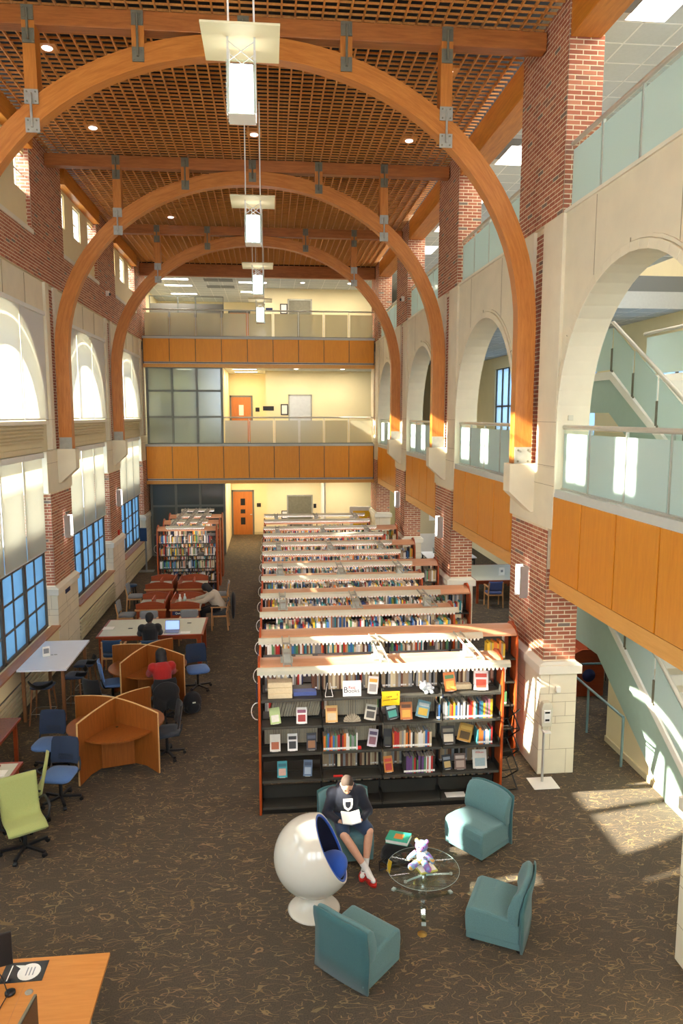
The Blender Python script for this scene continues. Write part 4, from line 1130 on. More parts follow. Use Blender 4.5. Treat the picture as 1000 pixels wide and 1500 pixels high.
display(434, 450, 1062, 3, .23, 0, 'ece6dc', 'a03028', 'white book with a grid of small pictures, propped face out', '8a4a60')
display(477, 495, 1060, 3, .24, 0, 'e2b468', 'd8c49a', 'orange cream book propped face out beside a fan of paper', 'b06a30')
display(532, 551, 1058, 3, .22, .2, 'cfc9b4', '55524a', 'black and white photo book propped at a slant', '3a3834')
display(556, 576, 1058, 3, .22, -.2, '1f2a2a', '4fa894', 'black and teal book leaning below the yellow sign', 'd8d8d0')
display(586.6, 604.6, 1057, 3, .25, 0, 'c9793a', 'e2b04a', 'orange illustrated book with a group of figures, face out', '6e4a30')
display(607, 629, 1057, 3, .24, .25, '6f9ba4', 'd9b64a', 'blue grey book with yellow foot, propped at a slant', 'c8d0cc')
display(395, 411, 1101, 2, .24, 0, 'e0dacb', 'b4623a', 'cream book with a rust figure on the third shelf', None)
display(421, 436, 1100, 2, .24, 0, 'e8e6e0', '2e2c2a', 'white book with bold black drawing on the third shelf', '3a3634')
display(449, 464, 1098, 2, .24, 0, '2c2a30', '9a6a3e', 'dark book with brown landscape bands, face out', '5a5f70')
display(537, 553, 1096, 2, .25, .18, 'cfc6cc', '8a5a62', 'pale mauve book leaning beside the colourful row', '60506a')
display(556, 570, 1096, 2, .25, .05, '1a1a1c', '3a3a30', 'black book with a thin yellow mark, face out', None)
display(639, 659, 1093, 2, .26, 0, '35312c', 'd8ccb2', 'dark brown book with a pale half-moon print, face out', '8a8270')
display(667, 691, 1093, 2, .26, .3, 'b98a36', '5a4322', 'gold framed book leaning at a slant', 'd2a850')
display(406, 421, 1143, 1, .23, 0, '3aa0a6', 'e0b09a', 'teal book with two facing heads, face out', '2c6f7c')
display(443, 458, 1140, 1, .23, .06, '5a6e86', 'a8b6c4', 'slate blue book with pale wave print, face out', '3c4c62')
display(557, 572, 1136, 1, .23, -.08, 'd98a30', 'b8322a', 'orange book with red spiral print, face out', 'd0402e')
display(643, 658, 1132, 1, .21, -.1, '20252c', 'c8a868', 'small black book with gold foot on the fourth shelf', '8a929a')
display(666, 683, 1131, 1, .23, 0, '6e5a50', 'b09a8a', 'sepia photo book with a crowd, face out', 'c0b0a2')
display(693, 714, 1133, 1, .27, 0, 'dcd8cc', '9ab0b4', 'cream biography with red title and a small suited figure', None, 'Wilson')
display(537, 554, 1024, 4, .25, .12, 'd8d2c8', '9a9288', 'grey book with orange and yellow bands on the top shelf', 'e0a030')
display(646, 665, 1018, 4, .27, -.08, 'd67a2c', 'e0b04a', 'orange novel with green foot on the top shelf', '4a7a44')
display(693, 717, 1017, 4, .28, .05, 'e2dcd6', 'd0543a', 'large white book with red flowers on the top shelf', 'c84a3c')
def at_shelf(p, y): return pxx(p, y)
x0, x1 = pxx(502, 1010), pxx(529, 1010)
S = thing('sign_card', 'white sign reading Books in black with red script on the top shelf', 'sign', ((x0+x1)/2, YFR+.03, SHZ[4]+.004)); S.rotation_euler = (-.2, 0, 0); w = (x1-x0)/2
MB().box(-w, w, 0, .004, 0, .225).build('card', 'paper', S)
text_mesh('B', .12, 'lettering', 'black_sign', S, frame((-w*.68, -.002, .09), (1, 0, 0), (0, 0, 1))); text_mesh('ooks', .085, 'lettering', 'black_sign', S, frame((w*.2, -.002, .078), (1, 0, 0), (0, 0, 1)))
text_mesh('Real', .06, 'lettering', 'red', S, frame((0, -.003, .125), (1, 0, 0), (0, 0, 1)))
x0, x1 = pxx(558, 1023), pxx(584, 1023)
S = thing('sign_card', 'yellow sign with red exclamation mark hanging from the top shelf edge', 'sign', ((x0+x1)/2, YFR-.032, SHZ[4]-.13)); w = (x1-x0)/2
MB().box(-w, w, 0, .003, 0, .21).build('card', 'yellow', S)
text_mesh('NEW', .035, 'lettering', 'black_sign', S, frame((-.02, -.002, .13), (1, 0, .12), (-.12, 0, 1))); text_mesh('GRAPHIC NOVELS', .026, 'lettering', 'black_sign', S, frame((-.01, -.002, .085), (1, 0, .12), (-.12, 0, 1)))
text_mesh('!', .11, 'lettering', 'red', S, frame((w*.72, -.002, .14), (1, 0, .05), (-.05, 0, 1)))
# archive boxes, tray, wire easel, paper fan, plush, strap, flat boxes, paper
for i in range(3):
    x0, x1 = pxx(392, 1005), pxx(428, 1005)
    o = MB().box(x0, x1, YFR+.05+.02*i, YFR+.27, SHZ[4]+i*.075, SHZ[4]+.073+i*.075).build('archive_box', 'pin_board', bevel=.004)
    tag(o, ['cream archive box at the bottom of the stack on the top shelf', 'cream archive box in the middle of the stack on the top shelf', 'cream archive box on top of the stack on the top shelf'][i], 'box', 'archive boxes on the front range')
x0, x1 = pxx(430, 1008), pxx(464, 1008); o = MB().box(x0, x1, YFR+.12, YFR+.26, SHZ[4], SHZ[4]+.06).build('storage_tray', 'chair_violet', bevel=.004); tag(o, 'lavender tray beside the archive boxes', 'tray')
x0 = pxx(482, 1015); S = thing('wire_easel', 'empty white wire book easel on the top shelf', 'easel', (x0, YFR+.06, SHZ[4]))
for sx in (-1, 1): MB().tube([(sx*.055, -.03, .035), (sx*.055, -.03, .005), (sx*.055, .02, .005), (sx*.02, .05, .19)], .004, 6).build('wire_leg', 'white_plastic', S)
MB().tube([(-.055, -.03, .01), (.055, -.03, .01)], .004, 6).build('wire_bar', 'white_plastic', S)
x0 = pxx(516, 1058); S = thing('paper_fan', 'folded fan of cream book pages lying on the second shelf', 'paper ornament', (x0, YFR+.07, SHZ[3]))
for i in range(11):
    a = PI*(i+.5)/11; m = MB(); m.prism([(0, .005), (.12*math.cos(a-.1), .008+.11*math.sin(a-.1)), (.13*math.cos(a), .01+.12*math.sin(a)), (.12*math.cos(a+.1), .008+.11*math.sin(a+.1))], 'Y', -.02+.006*(i % 2), .02+.006*(i % 2)); m.build('page_fold', 'page_cream', S)
x0 = pxx(626, 1012); m = MB(); m.ball((0, .02, .075), .075, sc=(1.1, .8, 1)); m.ball((-.06, -.02, .11), .058); m.ball((-.085, -.06, .10), .03); m.ball((-.10, 0, .165), .022); m.ball((-.03, 0, .17), .022); m.ball((.06, -.06, .03), .034, sc=(1, 1.3, .8)); m.ball((-.02, -.07, .03), .032, sc=(1, 1.3, .8)); m.ball((.09, .02, .06), .03)
me = baked(m, 'plush_grey', .008, 3, 'plush_toy'); o = link('plush_toy', me); o.location = (x0, YFR+.08, SHZ[4]); tag(o, 'grey and white plush animal sitting on the top shelf', 'plush toy')
x0 = pxx(495, 1135); o = MB().box(x0-.07, x0+.07, YFR+.01, YFR+.05, SHZ[1]-.001, SHZ[1]+.02).build('red_strap', 'red', bevel=.006); tag(o, 'small red strap lying on the fourth shelf', 'strap')
x0 = pxx(526, 1098); o = MB().box(x0-.03, x0+.03, YFR+.02, YFR+.06, SHZ[2]-.001, SHZ[2]+.045).build('book_stop', 'red', bevel=.006); tag(o, 'small red book stop on the third shelf', 'book stop')
x0, x1 = pxx(663, 1000), pxx(694, 1000); o = MB().box(x0, x1, RY[0]-.14, RY[0]-.035, SHZ[4], SHZ[4]+.075).build('flat_box', 'pin_board', bevel=.004); tag(o, 'long cream flat box on the top shelf behind the orange novel', 'box')
for i, (a, b, c) in enumerate(((433, 458, 'tan'), (466, 503, 'brown'))):
    x0, x1 = at_y(a, 950, RY[1]-.2).x, at_y(b, 950, RY[1]-.2).x
    o = MB().box(x0, x1, RY[1]-.28, RY[1]-.05, SHZ[4], SHZ[4]+.10).build('flat_box', 'pin_board' if i == 0 else 'walnut_wood', bevel=.004); tag(o, ['cream flat box on the top shelf of the second range', 'brown boxed volume on the top shelf of the second range'][i], 'box')
x0 = pxx(668, 1170); o = MB().box(x0-.15, x0+.15, YFR+.02, YFR+.17, SHZ[0], SHZ[0]+.003).build('paper_sheet', 'paper'); tag(o, 'white sheet lying on the bottom shelf of the front range', 'paper')
# black zigzag magazine rack at the pier end of the front range
K = thing('magazine_rack', 'black folding wire magazine rack between the book ranges', 'rack', (3.62, 10.62, 0), .15)
for i in range(4):
    z = -.032+i*.33
    for sx in (-.15, .15):
        MB().bar((sx, -.20, z+.04), (sx, .20, z+.36), .016, .016).build('strut', 'black_metal', K); MB().bar((sx, .20, z+.04), (sx, -.20, z+.36), .016, .016).build('strut', 'black_metal', K)
    T = MB().bar((-.15, -.19, z+.05), (.15, -.19, z+.05), .014, .014).build('cross_bar', 'black_metal', K); MB().bar((-.15, .19, z+.05), (.15, .19, z+.05), .014, .014).build('cross_bar', 'black_metal', K)
# ================================================================== CHAIRS
def star_base(P, r, zc, mat):
    for k in range(5):
        a = 2*PI*k/5+.3; d = Vector((math.cos(a), math.sin(a), 0))
        MB().bar(Vector((0, 0, .095))+d*.02, Vector((0, 0, .075))+d*r, .04, .03).build('base_arm', mat, P)
        C = MB().cyl(d*r+Vector((-d.y*.022, d.x*.022, .028)), d*r+Vector((d.y*.022, -d.x*.022, .028)), .028, 12).build('caster', 'black_plastic', P)
    MB().cyl((0, 0, .06), (0, 0, zc), .026, 12).build('column', mat, P)
def curved_panel(w, h, t, bow, n=10, taper=0, m=6, wave=0):
    # panel in XZ, bowed in Y (edges forward, -Y), z from 0 to h
    mb = MB(); vs = []
    for side in (0, 1):
        for j in range(m+1):
            for i in range(n+1):
                u = i/n*2-1; v = j/m; ww = w/2*(1-taper*v); e = 1-.10*max(0, abs(2*v-1)-.72)/.28*1.0
                vs.append((u*ww*e, -bow*u*u + side*t + wave*math.sin(v*PI), v*h))
    o = (n+1)*(m+1); fs = []
    for j in range(m):
        for i in range(n):
            a = j*(n+1)+i; fs.append((a, a+1, a+n+2, a+n+1)); fs.append((o+a+n+1, o+a+n+2, o+a+1, o+a))
    for i in range(n): fs.append((i+1, i, o+i, o+i+1)); b = m*(n+1)+i; fs.append((b, b+1, o+b+1, o+b))
    for j in range(m): a = j*(n+1); fs.append((a, a+n+1, o+a+n+1, o+a)); b = a+n; fs.append((b+n+1, b, o+b, o+b+n+1))
    mb._add(vs, fs, 0, True); return mb
def pad(w, d, z0, z1, drop=.03, n=12):
    # seat cushion with a waterfall front (front is -Y) and rounded corners
    mb = MB(); vs = []; fs = []
    def sup(a, e=.45): c, s = math.cos(a), math.sin(a); return math.copysign(abs(c)**e, c), math.copysign(abs(s)**e, s)
    rings = [(.94, z0), (1.0, z0+(z1-z0)*.35), (1.0, z0+(z1-z0)*.7), (.95, z1), (.5, z1+.004), (.02, z1)]
    N = 28
    for sc, z in rings:
        for k in range(N):
            x, y = sup(2*PI*k/N); yy = y*d/2*sc; vs.append((x*w/2*sc*(1-.06*y), yy, z-(drop*max(0, -y*sc)**3)))
    for r in range(len(rings)-1):
        for k in range(N): a, b = r*N+k, r*N+(k+1) % N; fs.append((a, b, b+N, a+N))
    fs.append(tuple(range(N))[::-1]); fs.append(tuple((len(rings)-1)*N+k for k in range(N)))
    mb._add(vs, fs, 0, True); return mb
def task_chair(loc, rz, label, seat='blue_seat', back='navy_mesh', group=None):
    P = thing('task_chair', label, 'chair', loc, rz, group); star_base(P, .29, .41, 'black_plastic')
    MB().box(-.1, .1, -.1, .1, .395, .42).build('seat_plate', 'black_plastic', P)
    pad(.47, .45, .42, .475).build('seat', seat, P)
    b = curved_panel(.45, .40, .022, .05, taper=.06).build('backrest', back, P, bevel=.004); b.location = (0, .20, .53); b.rotation_euler = (-.16, 0, 0)
    for sx in (-1, 1): MB().tube([(sx*.20, .02, .43), (sx*.235, .17, .44), (sx*.225, .21, .52), (sx*.2, .235, .62)], .014, 8).build('back_strut', 'black_plastic', P)
    for k in range(4):
        s_ = MB().box(-.15, .15, -.002, .001, 0, .006).build('vent_slot', 'black_plastic', b); s_.location = (0, -.012, .06+k*.022)
    return P
def green_chair(loc, rz, label):
    P = thing('swivel_armchair', label, 'chair', loc, rz); star_base(P, .31, .40, 'black_plastic')
    # one continuous seat and back shell
    prof = [(-.25, .40), (-.255, .425), (-.10, .455), (.08, .44), (.17, .46), (.215, .55), (.25, .72), (.29, .90), (.30, .97)]
    mb = MB(); w = .245; th = .045; n_ = len(prof); vs = []
    for sd in (0, 1):
        for i, (y, z) in enumerate(prof):
            a = prof[max(i-1, 0)]; b = prof[min(i+1, n_-1)]; dx, dz = b[0]-a[0], b[1]-a[1]; l = math.hypot(dx, dz); nx, nz = dz/l, -dx/l
            for u in (-1, -.86, -.4, 0, .4, .86, 1):
                k = th if abs(u) < .9 else th*.35; vs.append((u*w, y+(nx*k if sd else 0), z+(nz*k if sd else 0)))
    q = 7; o = n_*q; fs = []
    for i in range(n_-1):
        for j in range(q-1):
            a = i*q+j; fs.append((a, a+1, a+q+1, a+q)); fs.append((o+a+q, o+a+q+1, o+a+1, o+a))
    for j in range(q-1): fs.append((j+1, j, o+j, o+j+1)); a = (n_-1)*q+j; fs.append((a, a+1, o+a+1, o+a))
    for i in range(n_-1): a = i*q; fs.append((a, a+q, o+a+q, o+a)); b = a+q-1; fs.append((b+q, b, o+b, o+b+q))
    mb._add(vs, fs, 0, True); mb.build('seat_shell', 'green_fabric', P)
    for sx in (-1, 1):
        MB().tube([(sx*.22, -.05, .40), (sx*.30, -.06, .46), (sx*.315, -.08, .60), (sx*.31, .0, .66), (sx*.30, .14, .66), (sx*.255, .235, .60)], .017, 8).build('armrest', 'black_plastic', P)
    MB().box(-.13, .13, -.12, .10, .385, .41).build('seat_plate', 'black_plastic', P); return P
def side_chair(loc, rz, label, fabric_='charcoal_seat', wood_='light_oak', arms=False, group=None):
    P = thing('side_chair', label, 'chair', loc, rz, group)
    pad(.46, .44, .42, .475, .01).build('seat', fabric_, P)
    b = curved_panel(.46, .30, .03, .03).build('backrest', fabric_, P); b.location = (0, .20, .53); b.rotation_euler = (-.14, 0, 0)
    for sx in (-1, 1):
        MB().bar((sx*.23, -.2, 0), (sx*.22, -.19, .64 if arms else .43), .032, .036).build('leg', wood_, P)
        MB().bar((sx*.23, .24, 0), (sx*.22, .20, .50), .032, .036).build('leg', wood_, P); MB().bar((sx*.22, .20, .50), (sx*.21, .25, .80), .03, .034).build('back_post', wood_, P)
        MB().bar((sx*.225, -.19, .40), (sx*.22, .2, .40), .024, .045).build('seat_rail', wood_, P)
        if arms: MB().bar((sx*.23, -.22, .65), (sx*.22, .22, .65), .045, .025).build('armrest', wood_, P)
    MB().bar((-.22, .2, .40), (.22, .2, .40), .024, .045).build('seat_rail', wood_, P); MB().bar((-.22, -.19, .40), (.22, -.19, .40), .024, .045).build('seat_rail', wood_, P)
    return P
def bar_stool(loc, rz, label):
    P = thing('bar_stool', label, 'stool', loc, rz, 'bar stools at the white high table')
    mb = pad(.42, .40, .70, .735, .01); mb.build('seat', 'navy_mesh', P)
    b = curved_panel(.44, .10, .016, .13, taper=-.05).build('low_back', 'black_plastic', P); b.location = (0, .20, .72); b.rotation_euler = (-.45, 0, 0)
    for sx in (-1, 1):
        for sy in (-1, 1): MB().tube([(sx*.15, sy*.14, .70), (sx*.21, sy*.20, 0)], [.020, .013], 8).build('leg', 'walnut_wood', P)
    MB().tube([(-.19, -.18, .22), (.19, -.18, .22), (.19, .18, .22), (-.19, .18, .22), (-.19, -.18, .22)], .006, 6).build('foot_ring', 'steel', P)
    return P
task_chair((-3.66, 11.85, 0), -.1, 'blue task chair behind its twin, beside the crossed carrel')
task_chair((-3.19, 10.77, 0), -.18, 'blue task chair nearer the lime green chairs, beside the crossed carrel')
task_chair((-1.57, 15.25, 0), .25, 'blue task chair standing outside the carrel with the red-dressed reader')
task_chair((-3.20, 14.57, 0), 1.886, 'bright blue task chair tucked into the further carrel', 'blue_seat', 'blue_seat')
task_chair((-3.26, 13.72, 0), 2.6, 'dark task chair with grey seat between the two carrels', 'grey_fabric', 'black_fabric')
task_chair((-1.80, 12.15, 0), -1.31, 'dark task chair half hidden behind the nearer carrel', 'charcoal_seat', 'black_fabric')
green_chair((-3.30, 9.48, 0), .52, 'lime green swivel armchair standing free before the grey table')
green_chair((-3.52, 10.17, 0), -1.35, 'lime green swivel armchair pulled up to the grey table edge')
# ================================================================== CARRELS AND TABLES
def carrel(loc, rz, label):
    P = thing('study_carrel', label, 'carrel', loc, rz, 'crossed study carrels')
    L, T = .87, .016
    for k in range(4):
        a = k*PI/2; R = Matrix.Rotation(a, 4, 'Z')
        n_ = 8; top = [(L*i/n_, 1.04+.115*(1-(i/n_)**1.7)) for i in range(n_+1)]
        poly = [(0, .02), (.30, .10), (.62, .10), (L, .02)] + list(reversed(top))
        m = MB(); m.prism(poly, 'Y', -T, T); m.v = [tuple(R @ Vector(p)) for p in m.v]; W = m.build('panel', 'carrel_wood', P)
        e = MB()
        for (xa, za), (xb, zb) in zip(top, top[1:]): e.prism([(xa, za), (xb, zb), (xb, zb+.006), (xa, za+.006)], 'Y', -T-.001, T+.001)
        e.box(L, L+.004, -T, T, .02, 1.04); e.v = [tuple(R @ Vector(p)) for p in e.v]; e.build('edge_strip', 'carrel_edge', W)
        # curved desk in the quadrant
        d = [(.02, .02)] + [(.72*math.cos(t*PI/2/10)**.86+.02 if t < 10 else .02, .72*math.sin(t*PI/2/10)**.86+.02) for t in range(11)]
        m = MB(); m.prism(d, 'Z', .70, .73); m.v = [tuple(R @ Vector(p)) for p in m.v]; D_ = m.build('desk_shelf', 'carrel_wood', P)
        g = MB().cyl((.14, .14, .729), (.14, .14, .733), .022, 12); g.v = [tuple(R @ Vector(p)) for p in g.v]; g.build('cable_grommet', 'black_plastic', D_)
        q = MB(); q.bar((.04, .40, .40), (.40, .04, .40), .02, .58); q.v = [tuple(R @ Vector(p)) for p in q.v]; q.build('modesty_panel', 'carrel_wood', P)
    return P
carrel((-2.59, 11.94, 0), math.radians(-30), 'crossed maple study carrel with four curved desks beside the blue chairs')
carrel((-2.52, 14.77, 0), math.radians(-27), 'crossed maple study carrel where the red-dressed reader sits')
def leg_table(name, label, x0, x1, y0, y1, z, top, edge, leg_m, lw=.07, edge_w=.04, inset=.05, apron=True, th=.035, group=None):
    P = thing(name, label, 'table', ((x0+x1)/2, (y0+y1)/2, 0), 0, group); a, b = (x1-x0)/2, (y1-y0)/2
    MB().box(-a+edge_w, a-edge_w, -b+edge_w, b-edge_w, z-th, z).build('table_top', top, P)
    if edge_w:
        for q in ((-a, a, -b, -b+edge_w), (-a, a, b-edge_w, b), (-a, -a+edge_w, -b+edge_w, b-edge_w), (a-edge_w, a, -b+edge_w, b-edge_w)): MB().box(*q, z-th, z+.001).build('edge_band', edge, P)
    for sx in (-1, 1):
        for sy in (-1, 1):
            x, y = sx*(a-inset-lw/2), sy*(b-inset-lw/2); MB().box(x-lw/2, x+lw/2, y-lw/2, y+lw/2, 0, z-th).build('leg', leg_m, P, bevel=.004)
    if apron:
        for s in (-1, 1): MB().box(-a+inset+lw, a-inset-lw, s*(b-inset-.03)-.012, s*(b-inset-.03)+.012, z-th-.09, z-th).build('apron', leg_m, P); MB().box(s*(a-inset-.03)-.012, s*(a-inset-.03)+.012, -b+inset+lw, b-inset-lw, z-th-.09, z-th).build('apron', leg_m, P)
    return P
leg_table('study_table', 'large study table with pale grey top and cherry edge, laptop user seated', -4.02, -1.58, 16.78, 18.24, .74, 'laminate_grey', 'cherry_wood', 'cherry_wood', .10, .05)
for x, y in ((-3.35, 17.4), (-2.0, 17.75)):
    o = MB().box(x-.05, x+.05, y-.025, y+.025, .742, .748).build('power_outlet', 'black_plastic'); tag(o, 'small black power outlet set in the large study table', 'outlet', 'outlets in the study table')
leg_table('high_table', 'white bar-height table by the window wall', -4.77, -3.86, 13.75, 15.57, 1.05, 'whiteboard_table', 'whiteboard_table', 'walnut_wood', .06, 0, .06, False)
for (x, y, rz, l) in ((-4.33, 13.82, PI, 'bar stool at the end of the white high table'), (-3.86, 14.33, -PI/2-.12, 'bar stool at the long side of the white high table, beside the end stool'), (-3.84, 15.02, -PI/2-.05, 'bar stool at the long side of the white high table, towards the study table')): bar_stool((x, y, 0), rz+PI if False else rz, l)
S = thing('sign_holder', 'small clear sign holder on the white high table', 'sign', (-4.45, 14.55, 1.05), .5); MB().box(-.07, .07, -.002, .002, 0, .2).build('card', 'paper', S); MB().box(-.07, .07, -.04, .04, 0, .004).build('foot', 'glass_clear', S); MB().box(-.05, .05, -.004, -.002, .06, .16).build('print', 'tile_grey', S)
S = thing('eyeglasses', 'pair of glasses lying beside the sign holder', 'glasses', (-4.33, 14.62, 1.052), .2)
for sx in (-1, 1): MB().tube([(sx*.035+.028*math.cos(2*PI*i/12), .02*math.sin(2*PI*i/12), .004) for i in range(13)], .003, 6).build('lens_rim', 'cord_grey', S)
leg_table('grey_table', 'grey topped table with cherry edge beside the lime green chairs', -4.80, -3.66, 9.30, 10.62, .74, 'laminate_grey', 'cherry_wood', 'cherry_wood', .07, .05)
leg_table('brown_table', 'small brown table between the grey table and the white high table', -4.85, -4.22, 10.95, 12.26, .74, 'walnut_wood', 'cherry_wood', 'cherry_wood', .06, .02)
o = MB().box(-4.0, -3.78, 10.18, 10.36, .741, .748).build('magazine', 'paper'); tag(o, 'open white magazine on the grey table', 'magazine')
o = MB().box(-4.05, -3.93, 10.38, 10.50, .741, .77).build('wallet', 'cherry_wood', bevel=.01); tag(o, 'dark red wallet on the grey table', 'wallet')
# quiet study desks: four cherry carrels, two and two
def quiet_desk(x0, x1, y0, y1, side, label):
    P = thing('quiet_desk', label, 'desk', ((x0+x1)/2, (y0+y1)/2, 0), 0, 'cherry quiet study desks'); a, b = (x1-x0)/2, (y1-y0)/2
    MB().box(-a, a, -b, b, .70, .735).build('desk_top', 'laminate_grey', P)
    e = MB().box(-a-.03, a+.03, -b-.03, -b+.015, .70, .745).build('ledge', 'light_oak', P)
    for s in (-1, 1):
        n_ = 8; top = [(-a+2*a*i/n_, .88+.07*math.sin(PI*i/n_)) for i in range(n_+1)]
        MB().prism([(-a, .735), (a, .735)]+list(reversed(top)), 'Y', s*b-.014, s*b+.014).build('side_screen', 'cherry_wood', P)
        MB().box(-a+.02, a-.02, s*b-.012, s*b+.012, .02, .70).build('side_panel', 'cherry_wood', P)
    MB().box(*sorted((-side*a, -side*(a-.025))), -b, b, .02, .95).build('back_screen', 'cherry_wood', P)
    MB().box(-.03, .03, -b-.02, -b-.012, .50, .56).build('outlet', 'black_plastic', P)
    return P
quiet_desk(-3.53, -2.77, 19.15, 20.25, -1, 'cherry quiet study desk on the window side, nearest the study table'.replace('nearest', 'next to'))
quiet_desk(-2.63, -1.87, 19.10, 20.20, 1, 'cherry quiet study desk bearing the Quiet Study Area sign')
quiet_desk(-3.66, -2.86, 21.45, 22.55, -1, 'cherry quiet study desk on the window side, next to the short ranges')
quiet_desk(-2.72, -1.92, 21.40, 22.50, 1, 'cherry quiet study desk on the aisle side, next to the short ranges')
for (x, y) in ((-3.15, 19.72), (-3.26, 22.0), (-2.30, 21.95)):
    o = MB().box(x-.02, x+.02, y-.25, y+.25, .737, .93).build('desk_divider', 'endpanel_wood', bevel=.01); tag(o, 'thin cherry divider standing on a quiet study desk', 'divider', 'dividers on the quiet desks')
S = thing('quiet_sign', 'navy sign reading Quiet Study Area on the desk front', 'sign', (-2.24, 19.068, .64)); MB().box(-.34, .34, -.014, 0, -.05, .05).build('board', 'navy_sign', S); text_mesh('Quiet Study Area', .075, 'lettering', 'paper', S, frame((0, -.016, 0), (1, 0, 0), (0, 0, 1)))
for (x, y, c, l) in ((-2.42, 19.45, 'white_plastic', 'tall white cup on the signed quiet desk'), (-2.30, 19.5, 'glass_frost', 'clear bottle beside the white cup on the signed quiet desk')):
    S = thing('drink_bottle' if 'bottle' in l else 'paper_cup', l, 'bottle' if 'bottle' in l else 'cup', (x, y, .737)); MB().lathe([(0, 0), (.035, 0), (.042, .2), (.03, .24), (.018, .26), (.018, .3), (0, .3)], 14).build('body', c, S); MB().lathe([(0, .3), (.02, .3), (.02, .32), (0, .32)], 12).build('cap', 'white_plastic', S)
for i, (x, y, rz, l) in enumerate(((-3.88, 19.75, PI/2, 'pale grey chair at the quiet desk next to the study table, window side'), (-4.02, 21.85, PI/2, 'pale grey chair at the quiet desk next to the short ranges'))): side_chair((x, y, 0), rz, l, 'grey_fabric')
side_chair((-1.40, 19.75, 0), -PI/2, 'oak chair with the leaning sleeper at the signed quiet desk', 'charcoal_seat', 'light_oak', True)
side_chair((-1.50, 21.9, 0), -PI/2, 'grey oak chair at the quiet desk by the short ranges', 'grey_fabric')
for (x, y, rz, l, f_) in ((-3.55, 16.45, PI, 'dark blue chair on the carrel side of the study table, unoccupied', 'chair_blue_dk'), (-2.72, 16.36, PI+.15, 'dark chair under the laptop user at the study table', 'chair_blue_dk'), (-3.12, 18.46, 0, 'grey backed chair across the study table from the empty blue chair', 'grey_fabric'), (-2.10, 18.46, 0, 'grey backed chair across the study table from the laptop user', 'grey_fabric')): side_chair((x, y, 0), rz, l, f_, 'light_oak', True)
S = thing('step_stool', 'blue round stool near the heater by the quiet desks', 'stool', (-4.28, 22.62, 0)); MB().lathe([(0, .62), (.17, .62), (.18, .60), (.17, .57), (0, .57)], 20).build('seat', 'chair_blue_dk', S)
for k in range(4): a = k*PI/2+.6; MB().tube([(.11*math.cos(a), .11*math.sin(a), .58), (.19*math.cos(a), .19*math.sin(a), 0)], .022, 8).build('leg', 'black_plastic', S)
MB().lathe([(.13, .22), (.16, .22), (.16, .25), (.13, .25), (.13, .22)], 16).build('foot_ring', 'chair_blue_dk', S)
# laptop, notebook and papers on the study table
S = thing('laptop', 'open laptop with blue screen on the study table', 'laptop', (-2.33, 17.02, .741), .0); MB().box(-.17, .17, -.12, .12, 0, .015).build('keyboard_base', 'cord_grey', S); m = MB(); m.bar((0, .12, .012), (0, .20, .235), .34, .010); sc_ = m.build('screen_lid', 'cord_grey', S); m = MB(); m.bar((0, .118, .035), (0, .188, .222), .31, .002); emit('screen_blue', '6f86d8', .55); m.v = [(a, b-.007, c) for a, b, c in m.v]; m.build('display', 'screen_blue', sc_)
o = MB().box(-2.12, -1.90, 16.86, 17.02, .741, .752).build('notebook', 'paper'); tag(o, 'open white notebook beside the laptop', 'notebook')
o = MB().box(-4.0, -3.75, 17.35, 17.6, .741, .745).build('paper_sheet', 'paper'); tag(o, 'loose white paper near the window end of the study table', 'paper')
# sign stand by the heater
S = thing('sign_stand', 'grey sign stand on a square foot by the window wall', 'stand', (-4.62, 27.5, 0)); MB().box(-.28, .28, -.2, .2, 0, .02).build('foot', 'cord_grey', S, bevel=.01); MB().box(-.03, .03, -.02, .02, .02, 1.5).build('post', 'cord_grey', S); MB().box(-.2, .05, -.03, .0, 1.15, 1.65).build('panel', 'chair_blue_dk', S)
